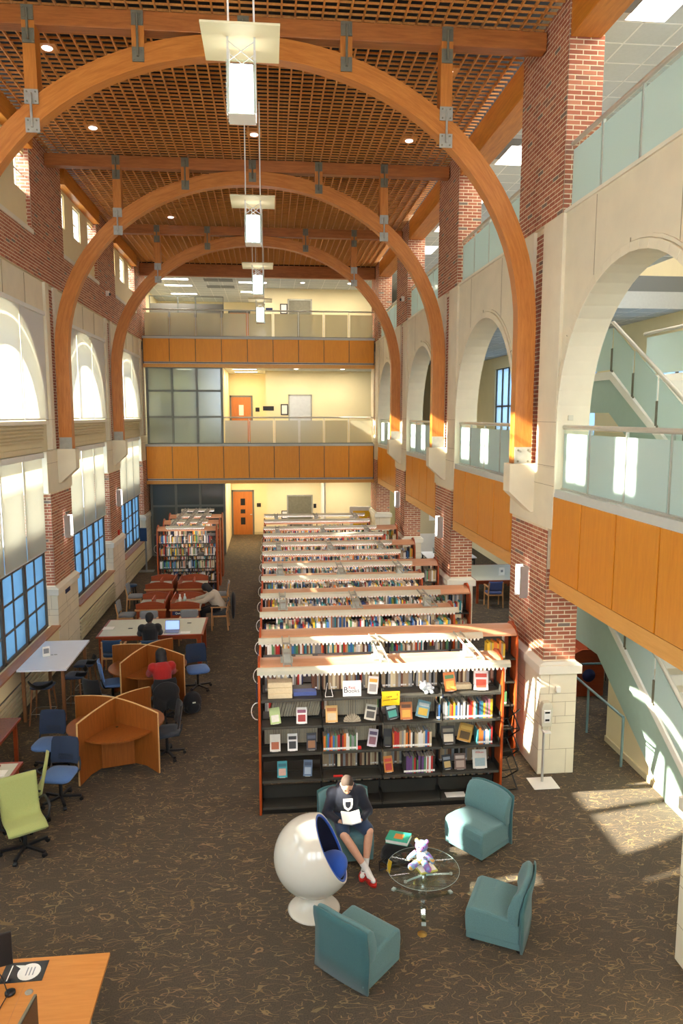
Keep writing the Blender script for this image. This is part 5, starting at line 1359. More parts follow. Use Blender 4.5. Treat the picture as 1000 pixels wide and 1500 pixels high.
# ================================================================== LOUNGE
def lounge_chair(loc, rz, label):
    P = thing('lounge_chair', label, 'armchair', loc, rz, 'teal lounge chairs around the glass table')
    # seat: side profile (y front -, z) extruded in x
    prof = [(-.33, .12), (-.345, .30), (-.335, .40), (-.29, .435), (-.10, .43), (.10, .405), (.24, .40), (.27, .36), (.27, .12)]
    MB().prism(prof, 'X', -.315, .315).build('seat', 'teal_fabric', P, bevel=.03)
    MB().box(-.31, .31, -.325, .30, .06, .15).build('base', 'teal_fabric', P, bevel=.012)
    b = [(.20, .36), (.165, .44), (.17, .54), (.215, .68), (.27, .78), (.30, .785), (.325, .76), (.33, .70), (.29, .50), (.285, .36)]
    m = MB(); nx = 8; rows_ = []
    for i in range(nx+1):
        u = i/nx*2-1; bow = -.045*u*u; zs = -.05*abs(u)**4
        rows_.append([(u*.335, y+bow, z+(zs if z > .7 else 0)) for y, z in b])
    n_ = len(b); vs = [p for r in rows_ for p in r]; fs = []
    for i in range(nx):
        for k in range(n_): a, c = i*n_+k, i*n_+(k+1) % n_; fs.append((a, a+n_, c+n_, c))
    fs.append(tuple(range(n_))); fs.append(tuple(nx*n_+k for k in range(n_))[::-1]); m._add(vs, fs, 0, True); m.build('back_cushion', 'teal_fabric', P, bevel=.012)
    s = [(.29, .06), (.29, .40), (.30, .55), (.34, .72), (.345, .785), (.36, .78), (.36, .70), (.325, .50), (.315, .30), (.315, .06)]
    m = MB(); rows_ = []
    for i in range(nx+1):
        u = i/nx*2-1; bow = -.045*u*u; zs = -.045*abs(u)**4
        rows_.append([(u*.35, y+bow*(.3+.7*min(1, z/.6)), z+(zs if z > .6 else 0)) for y, z in s])
    n_ = len(s); vs = [p for r in rows_ for p in r]; fs = []
    for i in range(nx):
        for k in range(n_): a, c = i*n_+k, i*n_+(k+1) % n_; fs.append((a, a+n_, c+n_, c))
    fs.append(tuple(range(n_))); fs.append(tuple(nx*n_+k for k in range(n_))[::-1]); m._add(vs, fs, 0, True); m.build('back_shell', 'teal_fabric_dark', P)
    for sx in (-1, 1):
        for sy in (-.26, .25):
            C = MB().cyl((sx*.25-.015, sy, .03), (sx*.25+.015, sy, .03), .03, 12).build('caster', 'black_plastic', P)
    return P
def facing(dx, dy): return math.atan2(dx, -dy)      # rotation that turns local -Y towards (dx, dy)
lounge_chair((.87, 6.99, 0), facing(.70, .71), 'teal lounge chair with its back to the white ball chair')
lounge_chair((2.54, 7.38, 0), facing(-.83, .45), 'teal lounge chair across the glass table from the ball chair, in shade')
lounge_chair((2.76, 9.05, 0), facing(-.80, -.60), 'teal lounge chair with sunlit seat beside the book range')
lounge_chair((.96, 9.08, 0), facing(.06, -1), 'teal lounge chair under the seated reader')
# ball chair
nB = Vector((.885, -.10, .455)).normalized(); BC = Vector((.465, 7.98, .68)); RB = .47; CUT = .22
P = thing('ball_chair', 'glossy white ball chair with blue upholstery on a round foot', 'chair', (BC.x, BC.y, 0))
q = nB.to_track_quat('Z', 'Y').to_matrix().to_4x4(); Q = Matrix.Translation((0, 0, BC.z)) @ q
th0 = math.acos(CUT/RB)
prof = [(RB*math.sin(PI-(PI-th0)*i/24), RB*math.cos(PI-(PI-th0)*i/24)) for i in range(25)]
ri = RB-.025; thi = math.acos(CUT/ri)
lip = [(prof[-1][0], prof[-1][1]), (prof[-1][0]-.006, CUT+.012), (prof[-1][0]-.02, CUT+.012), (prof[-1][0]-.028, CUT)]
MB().lathe(prof+lip[1:], 48, mat=Q).build('shell', 'gloss_white', P)
inn = [(prof[-1][0]-.026, CUT+.004)] + [(ri*math.sin(thi+(PI-thi)*i/20), ri*math.cos(thi+(PI-thi)*i/20)) for i in range(1, 21)]
MB().lathe(inn[::-1], 40, mat=Q).build('lining', 'deep_navy', P)
rimt = [(prof[-1][0]-.036+.016*math.cos(a*PI/6), CUT+.0+.016*math.sin(a*PI/6)) for a in range(13)]
MB().lathe(rimt, 40, mat=Q).build('rim_piping', 'royal_fabric', P)
m = MB(); 
up = (Vector((0, 0, 1))-nB*nB.z).normalized()
cc = Vector((0, 0, BC.z))-up*.22+nB*.10; rotq = nB.to_track_quat('Y', 'Z').to_matrix()
m.ball(cc, .24, 20, 12, sc=(1.05, .95, .62), rot=rotq); m.build('cushion', 'royal_fabric', P, subsurf=1)
MB().lathe([(0, 0), (.30, 0), (.31, .012), (.29, .03), (.20, .06), (.12, .11), (.10, .16), (.11, .24), (0, .24)], 40).build('foot', 'gloss_white', P)
# glass table with three acrylic legs
P = thing('glass_table', 'round clear glass table on a three-legged acrylic foot', 'table', (1.77, 7.97, 0))
MB().lathe([(0, .438), (.425, .438), (.432, .444), (.425, .45), (0, .45)], 48).build('table_top', 'glass_clear', P)
e = MB(); e.lathe([(.4285, .4415), (.432, .444), (.4285, .4465), (.427, .444), (.4285, .4415)], 48); e.build('glass_rim', 'glass_frost', P)
MB().lathe([(0, .12), (.05, .12), (.05, .40), (0, .40)], 20).build('hub', 'acrylic', P)
for k in range(3):
    a = math.radians(-100+120*k); d = Vector((math.cos(a), math.sin(a), 0)); s_ = Vector((-d.y, d.x, 0))
    G = MB().bar(d*.04+Vector((0, 0, .05)), d*.40+Vector((0, 0, .012)), .05, .02).build('floor_leg', 'acrylic', P); MB().bar(d*.38+Vector((0, 0, .0125)), d*.42+Vector((0, 0, .0125)), .052, .022).build('leg_end', 'glass_frost', G)
    a2 = math.radians(-20+120*k); d2 = Vector((math.cos(a2), math.sin(a2), 0))
    MB().tube([d2*.04+Vector((0, 0, .36)), d2*.2+Vector((0, 0, .40)), d2*.33+Vector((0, 0, .425))], .011, 8).build('arm', 'glass_frost', P); MB().lathe([(0, .415), (.02, .415), (.02, .437), (0, .437)], 12, (d2.x*.33, d2.y*.33, 0)).build('knob', 'brushed', P)
o = MB().lathe([(0, .0), (.055, .0), (.055, .004), (0, .006)], 20, (1.652, 7.43, 0)).build('floor_outlet_cover', 'yellow'); tag(o, 'brass floor outlet cover in the carpet beside the glass table', 'floor cover')
o.data.materials[0] = plain('brass', 'a8843c', .4, .5)
o = MB().box(-.11, .11, -.08, .08, 0, .018).build('picture_book', 'object_colour'); o.color = lin('d8d86a'); o.location = (1.80, 7.93, .452); o.rotation_euler = (0, 0, .25); tag(o, 'thin yellow edged picture book under the teddy bear', 'book')
MB().box(-.10, .10, -.07, .07, .018, .020).build('cover_print', 'paper', o)
# tie-dye teddy bear
t = NT('tie_dye'); v = t.coords('Object'); c = t.ramp(t.noise(v, 9, 2, .5, .6), [(.25, 'c84a6a'), (.38, 'd8ac48'), (.48, '6fa8c8'), (.58, '946ab4'), (.7, 'd4809c'), (.8, '74b08c')]); t.link(c, t.b.inputs['Base Color']); t.bump(t.noise(v, 150, 2), .5, .004); MATS['tie_dye'] = t.done(.95)
P = thing('teddy_bear', 'rainbow tie-dye teddy bear in a white shirt on the glass table', 'plush toy', (1.75, 7.98, .477), -.35)
m = MB(); m.ball((0, .02, .10), .075, sc=(1, .85, 1.25)); m.ball((0, 0, .245), .072, sc=(1.08, .95, .95)); m.ball((-.06, .01, .30), .026); m.ball((.06, .01, .30), .026); m.ball((0, -.065, .228), .032, sc=(1.1, .9, .85))
for sx in (-1, 1): m.tube([(sx*.06, 0, .16), (sx*.115, -.03, .115), (sx*.14, -.055, .10)], [.032, .033, .026], 10); m.ball((sx*.14, -.06, .10), .028); m.tube([(sx*.045, -.02, .045), (sx*.095, -.12, .035)], [.042, .038], 10); m.ball((sx*.10, -.135, .045), .042)
link('body', baked(m, 'tie_dye', .007, 2, 'bear_body'), P)
m = MB(); m.ball((0, .02, .125), .08, sc=(1, .87, .85)); link('shirt', baked(m, 'white_cotton', .008, 2, 'bear_shirt'), P)
text_mesh('UCONN', .035, 'lettering', 'navy_sign', P, frame((0, -.056, .14), (1, 0, 0), (0, .1, 1)))
MB().ball((0, -.094, .232), .012).build('nose', 'skin', P); MB().ball((-.028, -.064, .262), .007).build('eye', 'black_plastic', P); MB().ball((.028, -.064, .262), .007).build('eye', 'black_plastic', P)
# backpack on the floor behind the glass table with a green book on it
P = thing('backpack', 'black backpack lying behind the glass table with a yellow tag', 'backpack', (1.62, 8.78, 0), -.1)
m = MB(); m.ball((0, 0, .14), .2, sc=(1.15, .8, .75)); m.ball((.08, -.06, .10), .14, sc=(1.1, .9, .75)); m.ball((-.1, 0, .08), .14, sc=(1, 1, .6)); link('bag', baked(m, 'black_fabric', .012, 3, 'bag'), P)
MB().tube([(-.15, -.08, .14), (-.26, -.16, .10), (-.26, -.22, .03), (-.16, -.2, .05)], .012, 6).build('strap', 'black_fabric', P); m = MB(); m.bar((-.15, -.21, .0), (-.12, -.19, .15), .075, .003); m.build('tag', 'yellow', P)
o = MB().box(-.15, .15, -.10, .10, 0, .004).build('cover', 'object_colour'); o.color = lin('2fa888')
B = thing('green_book', 'thick green hardback with orange print lying on the black backpack', 'book', (1.62, 8.78, .312)); B.rotation_euler = (.10, -.06, -.5); o.parent = B; o.location = (0, 0, .05)
MB().box(-.145, .145, -.095, .095, .004, .05).build('page_block', 'paper', B); o2 = MB().box(-.15, .15, -.10, .10, 0, .004).build('cover', 'object_colour', B); o2.color = lin('2fa888'); o3 = MB().box(-.05, .07, -.05, .05, .054, .0555).build('cover_print', 'object_colour', B); o3.color = lin('d98a3c')
# hand sanitizer stand
P = thing('sanitizer_stand', 'cream hand sanitizer dispenser on a pole with square foot', 'dispenser', (4.27, 10.60, 0)); P.scale = (1.1, 1.1, 1.04)
m = MB(); m.box(-.19, .19, -.17, .17, 0, .012); m.build('foot_plate', 'white_plastic', P, bevel=.02); MB().cyl((0, .04, .012), (0, .04, .95), .018, 12).build('pole', 'brushed', P)
MB().prism([(-.075, .93), (.075, .93), (.085, 1.22), (.06, 1.31), (-.06, 1.31), (-.085, 1.22)], 'Y', -.06, .05).build('dispenser_body', 'valance_metal', P, bevel=.015)
MB().box(-.05, .05, -.068, -.055, 1.0, 1.2).build('front_panel', 'white_plastic', P, bevel=.006); MB().box(-.035, .035, -.073, -.066, 1.15, 1.175).build('window', 'black_plastic', P); MB().box(-.03, .03, -.073, -.066, 1.03, 1.06).build('nozzle', 'black_plastic', P); MB().box(-.05, .05, -.11, .03, .85, .87).build('drip_tray', 'white_plastic', P); MB().box(-.045, .045, -.02, .03, .86, .94).build('tray_neck', 'valance_metal', P)
# ================================================================== NEAR DESK
P = thing('service_desk', 'orange maple desk with cut corner and grey legs in front of the lounge', 'desk', (0, 0, 0))
MB().prism([(-3.1, 4.2), (-1.56, 4.2), (-1.56, 6.53), (-3.1, 6.53)], 'Z', .705, .74).build('desk_top', 'desk_wood', P, bevel=.003)
for (x, y) in ((-1.72, 6.1), (-1.72, 4.6), (-2.95, 6.3)): MB().cyl((x, y, 0), (x, y, .705), .03, 12).build('leg', 'cord_grey', P)
MB().tube([(-1.62, 5.9, .70), (-1.60, 5.95, .3), (-1.66, 5.8, .06)], .02, 8).build('cable', 'cord_grey', P); MB().box(-1.76, -1.74, 4.6, 6.1, .2, .68).build('modesty_panel', 'steel_dark', P)
MB().box(-2.24, -2.235, 5.2, 6.5, .7402, .741).build('top_seam', 'sill_wood', P)
o = MB().box(-.19, .19, -.125, .125, 0, .003).build('notice_card', 'screen_dark'); o.location = (-2.29, 6.35, .741); o.rotation_euler = (0, 0, .02); tag(o, 'dark laminated notice with a white speech bubble on the desk', 'notice')
bub = [(.045+.10*math.cos(2*PI*i/24), -.005+.105*math.sin(2*PI*i/24)) for i in range(24)]; MB().prism(bub, 'Z', .003, .0035).build('speech_bubble', 'paper', o); MB().prism([(-.04, .04), (-.10, .09), (-.01, .08)], 'Z', .003, .0035).build('bubble_tail', 'paper', o)
for i in range(3): MB().box(.02+i*.03, .03+i*.03, -.05, .05, .0036, .004).build('print_line', 'tile_grey', o)
MB().box(-.13, -.12, -.10, .09, .003, .0035).build('print_line', 'paper', o)
o = MB().lathe([(0, 0), (.045, 0), (.045, .02), (.03, .03), (0, .03)], 20, (-2.33, 6.10, .741)).build('cable_hub', 'black_plastic'); tag(o, 'round black cable hub on the desk', 'hub')
o = MB().lathe([(0, 0), (.035, 0), (.035, .004), (.02, .002), (0, .002)], 20, (-2.17, 6.10, .741)).build('desk_grommet', 'steel'); tag(o, 'round steel cable grommet in the desk', 'grommet')
tc = at_z(52, 1456, 1.16)
S = thing('screen_panel', 'dark flat screen seen edge-on at the near side of the desk', 'screen', (tc.x, tc.y, .741)); R_ = Matrix.Rotation(-.12, 4, 'Z')
MB().box(-.012, .012, -.62, 0, .06, .42, mat=R_).build('screen', 'steel_dark', S, bevel=.004); MB().box(.012, .016, -.61, -.01, .07, .41, mat=R_).build('display', 'endpanel_dark', S) if False else MB().box(.012, .016, -.61, -.01, .07, .41, mat=R_).build('display', 'screen_dark', S)
MB().box(-.03, .0, -.36, -.26, 0, .1, mat=R_).build('neck', 'black_plastic', S); MB().box(-.10, .08, -.42, -.20, 0, .012, mat=R_).build('foot', 'black_plastic', S)
S = thing('monitor', 'black monitor turned away at the desk end', 'monitor', (-2.62, 6.30, .741), .3); MB().box(-.24, .24, -.012, .012, .08, .40).build('screen', 'black_plastic', S, bevel=.005); MB().box(-.03, .03, -.01, .02, 0, .12).build('neck', 'black_plastic', S); MB().box(-.1, .1, -.08, .08, 0, .012).build('foot', 'black_plastic', S)
for i, pts in enumerate(([(-2.33, 6.09, .77), (-2.36, 5.95, .745), (-2.35, 5.75, .745)], [(-2.36, 6.11, .76), (-2.42, 6.2, .80), (-2.5, 6.28, .84)])):
    o = MB().tube(pts, .005, 6).build('extension_lead', 'black_plastic'); tag(o, ['black cord running along the desk from the cable hub', 'black cord between the cable hub and the monitor'][i], 'cord')
o = MB().box(-2.5, -2.42, 5.95, 6.1, .741, .77).build('paper_stack', 'paper'); tag(o, 'small stack of white paper beside the monitor', 'paper')
# ================================================================== STAIRS AND AISLE
def flight(P, x0, x1, ya, za, yb, zb, n_, sd=1):
    for k in range(n_):
        y0 = ya+(yb-ya)*k/n_; y1 = ya+(yb-ya)*(k+1)/n_; z = za+(zb-za)*(k+1)/n_
        MB().box(x0+.05, x1-.05, min(y0, y1), max(y0, y1)+(.02), z-.05, z).build('tread', 'stone', P)
        MB().box(x0+.05, x1-.05, y0-.01, y0+.01, z-(zb-za)/n_-.02, z).build('riser', 'white_paint', P)
def stair(label, za, zm, yb, ya, deep, zl):
    P = thing('staircase', label, 'stairs')
    x0, x1 = 5.90, 7.35
    flight(P, x0, x1, ya, za, yb, zm, 13)
    plain('stair_teal', 'a9c2b4', .5, var=.02) if 'stair_teal' not in MATS else None
    def band(x, t0, t1, mt, nm, off0, off1):
        m = MB(); s = (zm-za)/(yb-ya)
        zb_lo = max(0.0, za+off0) if za == 0 else za+off0
        pts = [(ya-.25, max(za+.001 if za == 0 else -9, za+off0-.25*s)), (yb, zm+off0), (yb+1.6, zm+off0), (yb+1.6, zm+off1), (yb, zm+off1), (ya-.25, za+off1-.25*s)]
        if za == 0:
            yc = ya-off0/s; pts = [(ya-.1, 0), (yc, 0.0), (yb, zm+off0), (yb+1.6, zm+off0), (yb+1.6, zm+off1), (yb, zm+off1), (ya-.1, max(.02, off1-.1*s))]
        m.prism(pts, 'X', x+t0, x+t1); m.build(nm, mt, P)
    for x in (x0, x1-.04):
        band(x, 0, .04, 'stair_teal', 'stringer', -deep, .02); band(x, -.015, .055, 'white_paint', 'stringer_cap', .02, .16)
        s = (zm-za)/(yb-ya)
        ys = [ya+(yb-ya)*k/4 for k in range(5)]
        for a, b in zip(ys, ys[1:]):
            f_ = lambda y: za+(y-ya)*s
            m = MB(); m.prism([(a+.03, f_(a)+.19), (b-.03, f_(b)+.19), (b-.03, f_(b)+.90), (a+.03, f_(a)+.90)], 'X', x+.01, x+.022); m.build('glass_panel', 'glass_frost', P)
            for yy in (b-.02, b+.02): MB().box(x+.0, x+.03, yy-.006, yy+.006, f_(b)+.05, f_(b)+.55).build('glass_clip', 'steel_dark', P)
        MB().box(x+.01, x+.022, yb+.03, yb+1.5, zm+.19, zm+.90).build('glass_panel', 'glass_frost', P)
        MB().tube([(x+.015, ya-.3, za+.98-.3*s), (x+.015, yb, zm+.98), (x+.015, yb+1.6, zm+.98)], .034, 12).build('handrail', 'rail_metal', P)
    MB().box(x0+.045, 8.85, yb+.01, yb+1.59, zm-.18, zm-.004).build('landing', 'white_paint', P)
    # return flight to the next level
    xr0, xr1 = 7.45, 8.8
    flight(P, xr0, xr1, yb, zm, ya+.3, zl, 12)
    s2 = (zl-zm)/(ya+.3-yb)
    m = MB(); m.prism([(yb, zm-.35), (yb, zm+.02), (ya+.3, zl+.02), (ya+.3, zl-.35)], 'X', xr0, xr0+.04); m.build('stringer', 'stair_teal', P)
    m = MB(); m.prism([(yb, zm+.12), (yb, zm+.9), (ya+.3, zl+.9), (ya+.3, zl+.12)], 'X', xr0+.01, xr0+.022); m.build('glass_panel', 'glass_frost', P)
    MB().tube([(xr0+.015, yb, zm+.98), (xr0+.015, ya+.3, zl+.98), (xr0+.015, ya-.6, zl+.98)], .034, 12).build('handrail', 'rail_metal', P)
    return P
stair('lower staircase with pale green sides and glass panels climbing in the side aisle', 0, 2.35, 12.35, 8.45, .86, Z2)
stair('upper staircase with pale green sides and glass panels above the first gallery', Z2, 6.40, 12.35, 9.2, .55, Z3)
o = MB().prism([(9.2, 0), (12.0, 0), (12.0, 1.5), (9.5, .0)], 'X', 5.97, 6.05).build('wall_understair', 'cream_paint'); tag(o, 'cream triangular wall under the lower staircase', 'wall', None, 'structure')
o = MB().box(5.945, 5.972, 9.3, 12.0, 0, .1).build('baseboard_understair', 'radiator_cream'); tag(o, 'cream skirting along the under-stair wall', 'skirting', None, 'structure')
S = thing('guard_rail', 'grey green guard rail standing under the lower staircase', 'railing')
for y in (11.02, 12.35, 13.6): MB().cyl((5.77, y, 0), (5.77, y, .86), .022, 10).build('post', 'teal_metal', S)
MB().tube([(5.77, 11.02, .86), (5.77, 13.6, .86), (7.2, 13.6, .86)], .024, 10).build('top_rail', 'teal_metal', S)
# cherry counter and chairs in the aisle
P = thing('aisle_counter', 'cherry red counter with curved end in the side aisle', 'counter', (6.55, 14.05, 0)); 
MB().prism([(-.33, 0), (.33, 0), (.33, .92), (.15, 1.0), (-.15, 1.0), (-.33, .92)], 'Y', 0, .05).build('end_panel', 'cherry_wood', P); MB().box(-.30, .30, .05, 2.4, .80, .85).build('counter_top', 'cherry_wood', P); MB().box(-.03, .03, .05, 2.4, .85, 1.15).build('screen', 'cherry_wood', P); MB().box(-.03, .03, .05, 2.4, 0, .80).build('support', 'cherry_wood', P)
MB().lathe([(0, 0), (.14, 0), (.14, .006), (0, .006)], 20, (0, 0, 0), mat=frame((0, -.006, .45), (1, 0, 0), (0, 0, 1))).build('blue_disc', 'navy_sign', P)
for (y, l) in ((14.7, 'tall blue chair at the aisle counter, next to its curved end'), (15.7, 'tall blue chair at the aisle counter, further from its curved end')):
    S = thing('counter_chair', l, 'chair', (7.15, y, 0), -PI/2); pad(.42, .4, .60, .65).build('seat', 'blue_seat', S); b = curved_panel(.42, .36, .025, .04).build('backrest', 'chair_blue_dk', S); b.location = (0, .2, .72)
    for sx in (-1, 1):
        for sy in (-1, 1): MB().cyl((sx*.18, sy*.18, 0), (sx*.16, sy*.16, .6), .014, 8).build('leg', 'black_metal', S)
        MB().cyl((sx*.16, .18, .6), (sx*.16, .22, .9), .012, 8).build('back_post', 'black_metal', S)
leg_table('aisle_desk', 'grey topped desk with cherry edge by the aisle windows', 6.3, 8.2, 21.6, 24.0, .74, 'laminate_grey', 'cherry_wood', 'cherry_wood', .07, .05)
side_chair((6.78, 21.3, 0), PI, 'oak chair with violet blue fabric at the aisle desk', 'chair_violet', 'light_oak', True)
S = thing('sign_holder', 'small framed card on the aisle desk', 'sign', (7.35, 22.3, .74), .2); MB().box(-.10, .10, -.005, .005, 0, .26).build('card', 'paper', S); MB().box(-.04, .04, -.008, -.005, .1, .18).build('print', 'tile_grey', S)
leg_table('reading_table', 'pale topped table with a seated person near the pin board', 5.6, 7.4, 25.3, 26.6, .74, 'whiteboard_table', 'whiteboard_table', 'black_metal', .05, .0)
S = thing('pin_board_panel', 'tan pin board with pinned papers under the gallery', 'board', (6.4, 29.2, 0)); MB().box(-.95, .95, -.05, .05, 1.0, 3.1).build('board', 'pin_board', S); MB().box(-.95, .95, -.06, .06, 0, 1.0).build('lower_panel', 'white_paint', S)
for (x, z, c) in ((-.7, 2.3, 'paper'), (-.55, 1.6, 'paper'), (-.15, 2.6, 'chair_violet'), (.2, 1.7, 'paper')): MB().box(x-.12, x+.12, -.056, -.05, z-.16, z+.16).build('pinned_sheet', c, S)
o = MB().prism([(-1.95, 0), (-1.25, 0), (-1.05, .5), (-.75, 1.0), (.7, 1.0), (.7, 0)], 'Y', 0, .01) if False else None
# ================================================================== PEOPLE
def hand(m, wrist, dirv, palm_n, side, curl=.5, s=1.0):
    # palm plus five fingers; dirv along the fingers, palm_n the palm's facing, side +1/-1 where the thumb leaves
    d = Vector(dirv).normalized(); n = (Vector(palm_n)-d*d.dot(Vector(palm_n))).normalized(); x = d.cross(n)*side
    w = Vector(wrist); pc = w+d*.05*s
    m.tube([w, w+d*.03*s], [.026*s, .027*s], 10)
    rot = Matrix((x, d, n)).transposed(); m.ball(pc, .045*s, 12, 8, sc=(.92, 1.05, .42), rot=rot)
    for i, (off, ln) in enumerate(((.030, .070), (.010, .080), (-.011, .074), (-.030, .058))):
        b = w+d*.085*s+x*off*s; k = b+(d*math.cos(curl*.6)+n*math.sin(curl*.6))*ln*.5*s; e = k+(d*math.cos(curl*1.7)+n*math.sin(curl*1.7))*ln*.5*s
        m.tube([b-d*.03*s, b, k, e], [.010*s, .0095*s, .009*s, .0075*s], 8); m.ball(k, .009*s, 8, 6); m.ball(e, .0078*s, 8, 6)
    t0 = w+d*.035*s+x*.032*s; t1 = t0+(x*.6+d*.7+n*.3)*.035*s; t2 = t1+(d*.8+n*.5)*.028*s
    m.tube([t0-x*.012*s, t0, t1, t2], [.013*s, .012*s, .0105*s, .0085*s], 8); m.ball(t2, .0088*s, 8, 6)
def limb(m, pts, rs, n=12):
    m.tube(pts, rs, n)
    for p, r in zip(pts, rs): m.ball(p, r*.995, n, 8)
def head_parts(P, m, hc, R, skin, hair, hairmat, style):
    def T(p): return hc+R @ Vector(p)
    m.ball(hc, .10, 18, 12, sc=(.80, .98, 1.12), rot=R); m.ball(T((0, -.035, -.055)), .07, 14, 10, sc=(.80, .85, .95), rot=R)
    m.ball(T((0, -.098, -.02)), .017, 8, 6, sc=(.8, 1.1, 1.3), rot=R); m.ball(T((0, -.088, .012)), .024, 8, 6, sc=(1.5, .6, .6), rot=R)
    for sx in (-1, 1): m.ball(T((sx*.082, .012, -.012)), .024, 8, 6, sc=(.4, .75, 1.15), rot=R)
    if hair:
        h = MB()
        if style == 'buzz': h.ball(T((0, .012, .022)), .101, 18, 12, sc=(.815, .965, 1.0), rot=R)
        elif style == 'short': h.ball(T((0, .016, .028)), .108, 18, 12, sc=(.86, 1.0, 1.02), rot=R); h.ball(T((0, .05, -.02)), .085, 14, 10, sc=(.9, .8, 1), rot=R)
        else:
            h.ball(T((0, .02, .02)), .118, 18, 12, sc=(.9, 1.0, 1.05), rot=R); h.ball(T((0, .045, -.08)), .10, 14, 10, sc=(1.0, .7, 1.2), rot=R)
            for sx in (-1, 1): h.ball(T((sx*.075, .01, -.08)), .05, 12, 8, sc=(.7, .9, 1.9), rot=R)
        link('hair', baked(h, hairmat, .009, 2, 'hair'), P)
    for sx in (-1, 1):
        MB().ball(T((sx*.031, -.094, .004)), .009, 8, 6, sc=(1.3, .5, .7), rot=R).build('eye', 'black_plastic', P)
        MB().ball(T((sx*.031, -.093, .022)), .012, 8, 6, sc=(1.5, .4, .35), rot=R).build('eyebrow', hairmat, P)
    MB().ball(T((0, -.096, -.062)), .013, 8, 6, sc=(1.7, .5, .4), rot=R).build('mouth', 'sill_wood', P)
def make_person(label, J, skin, top, bottom, hairmat, style, head_rot, voxel=.008, short=False, hands=None, group=None, shoes='black_plastic'):
    P = thing('person', label, 'person', (0, 0, 0), 0, group)
    V = {k: Vector(v) for k, v in J.items()}; R = head_rot.to_3x3()
    m = MB()
    limb(m, [V['pelvis'], V['belly'], V['chest']], [.135, .125, .14]); limb(m, [V['chest'], V['neck'], V['head']], [.10, .052, .05])
    head_parts(P, m, V['head'], R, skin, True, hairmat, style)
    for s in 'LR':
        limb(m, [V['chest'], V['sh'+s], V['el'+s], V['wr'+s]], [.09, .058, .042, .028])
        limb(m, [V['pelvis'], V['hip'+s], V['kn'+s]], [.10, .092, .058]); limb(m, [V['kn'+s], V['kn'+s]*.62+V['an'+s]*.38, V['an'+s]], [.055, .056, .034])
        limb(m, [V['an'+s], V['an'+s]*.5+V['toe'+s]*.5-Vector((0, 0, .02)), V['toe'+s]], [.036, .036, .026])
        h = (hands or {}).get(s); d = (V['wr'+s]-V['el'+s]).normalized()
        hand(m, V['wr'+s], h[0] if h else d, h[1] if h else (0, 0, -1), h[2] if h else (1 if s == 'L' else -1), h[3] if h else .5)
    link('body', baked(m, skin, voxel, 2, 'person_body'), P)
    c = MB(); limb(c, [V['pelvis']+Vector((0, 0, .03)), V['belly'], V['chest']], [.165, .17, .19], 16)
    for s in 'LR':
        limb(c, [V['chest'], V['sh'+s], V['el'+s], V['el'+s]*.08+V['wr'+s]*.92], [.14, .10, .074, .046], 14)
    limb(c, [V['chest'], V['chest']*.25+V['neck']*.75], [.12, .075])
    link('top', baked(c, top, .012, 3, 'garment_top'), P)
    b = MB()
    for s in 'LR':
        e = V['hip'+s]*.12+V['kn'+s]*.88 if short else V['kn'+s]
        limb(b, [V['pelvis'], V['hip'+s], e], [.13, .112, .088 if short else .074], 14)
        if not short: limb(b, [V['kn'+s], V['an'+s]*.95+V['kn'+s]*.05], [.074, .052], 12)
    link('shorts' if short else 'trousers', baked(b, bottom, .012, 2, 'garment_bottom'), P)
    if shoes:
        for s in 'LR':
            f_ = MB(); limb(f_, [V['an'+s]-Vector((0, 0, .03)), V['toe'+s]], [.05, .038]); link('shoe', baked(f_, shoes, .01, 2, 'shoe'), P)
    return P, V
# the reader in the lounge
J = dict(pelvis=(.955, 9.07, .565), belly=(.955, 9.06, .69), chest=(.955, 9.03, .82), neck=(.955, 8.99, .965), head=(.955, 8.90, 1.055),
         shL=(.785, 9.02, .87), shR=(1.125, 9.02, .87), elL=(.70, 8.96, .645), elR=(1.235, 8.96, .645), wrL=(.825, 8.78, .625), wrR=(1.14, 8.78, .63),
         hipL=(.88, 9.02, .555), hipR=(1.04, 9.02, .555), knL=(.885, 8.64, .515), knR=(1.215, 8.68, .52), anL=(1.165, 8.49, .115), anR=(1.165, 8.62, .10), toeL=(1.225, 8.335, .06), toeR=(1.10, 8.46, .055))
hr = Matrix.Rotation(.62, 4, 'X')
P, V = make_person('young man in black hoodie and navy shorts reading in a teal lounge chair', J, 'skin', 'navy_fabric', 'shorts_navy', 'hair_short', 'buzz', hr, .006, True,
                   {'L': ((.75, -.35, -.10), (.1, .2, 1), -1, .12), 'R': ((-.75, -.35, -.10), (-.1, .2, 1), 1, .12)}, shoes=None)
# hood, emblem, socks and slides
m = MB(); pts = [(.955+.105*math.cos(a), 9.0+.075*math.sin(a)+.02, .945+.02*math.sin(a)) for a in [PI*i/8*1.25-.4 for i in range(9)]]; m.tube(pts, [.03, .04, .048, .052, .055, .052, .048, .04, .03], 10); link('hood', baked(m, 'navy_fabric', .01, 3, 'hood'), P)
n_ = Vector((0, -.98, .18)); ex = Matrix.Translation((.96, 8.822, .815)) @ Matrix.Rotation(-.12, 4, 'X')
em = [(0, -.085), (.055, -.03), (.065, .03), (.045, .085), (.015, .045), (-.015, .045), (-.045, .085), (-.065, .03), (-.055, -.03)]
shield = [(0, -.085), (.05, -.045), (.062, .0), (.062, .07), (-.062, .07), (-.062, .0), (-.05, -.045)]
o = MB().prism(shield, 'Y', -.004, .02).build('chest_emblem', 'white_cotton', P); o.matrix_local = ex
o['label'] = 'plain off-white shield print'
o = MB().prism([(x*.55, z*.55) for x, z in shield], 'Y', -.006, .0).build('chest_emblem', 'navy_fabric', P); o.matrix_local = ex
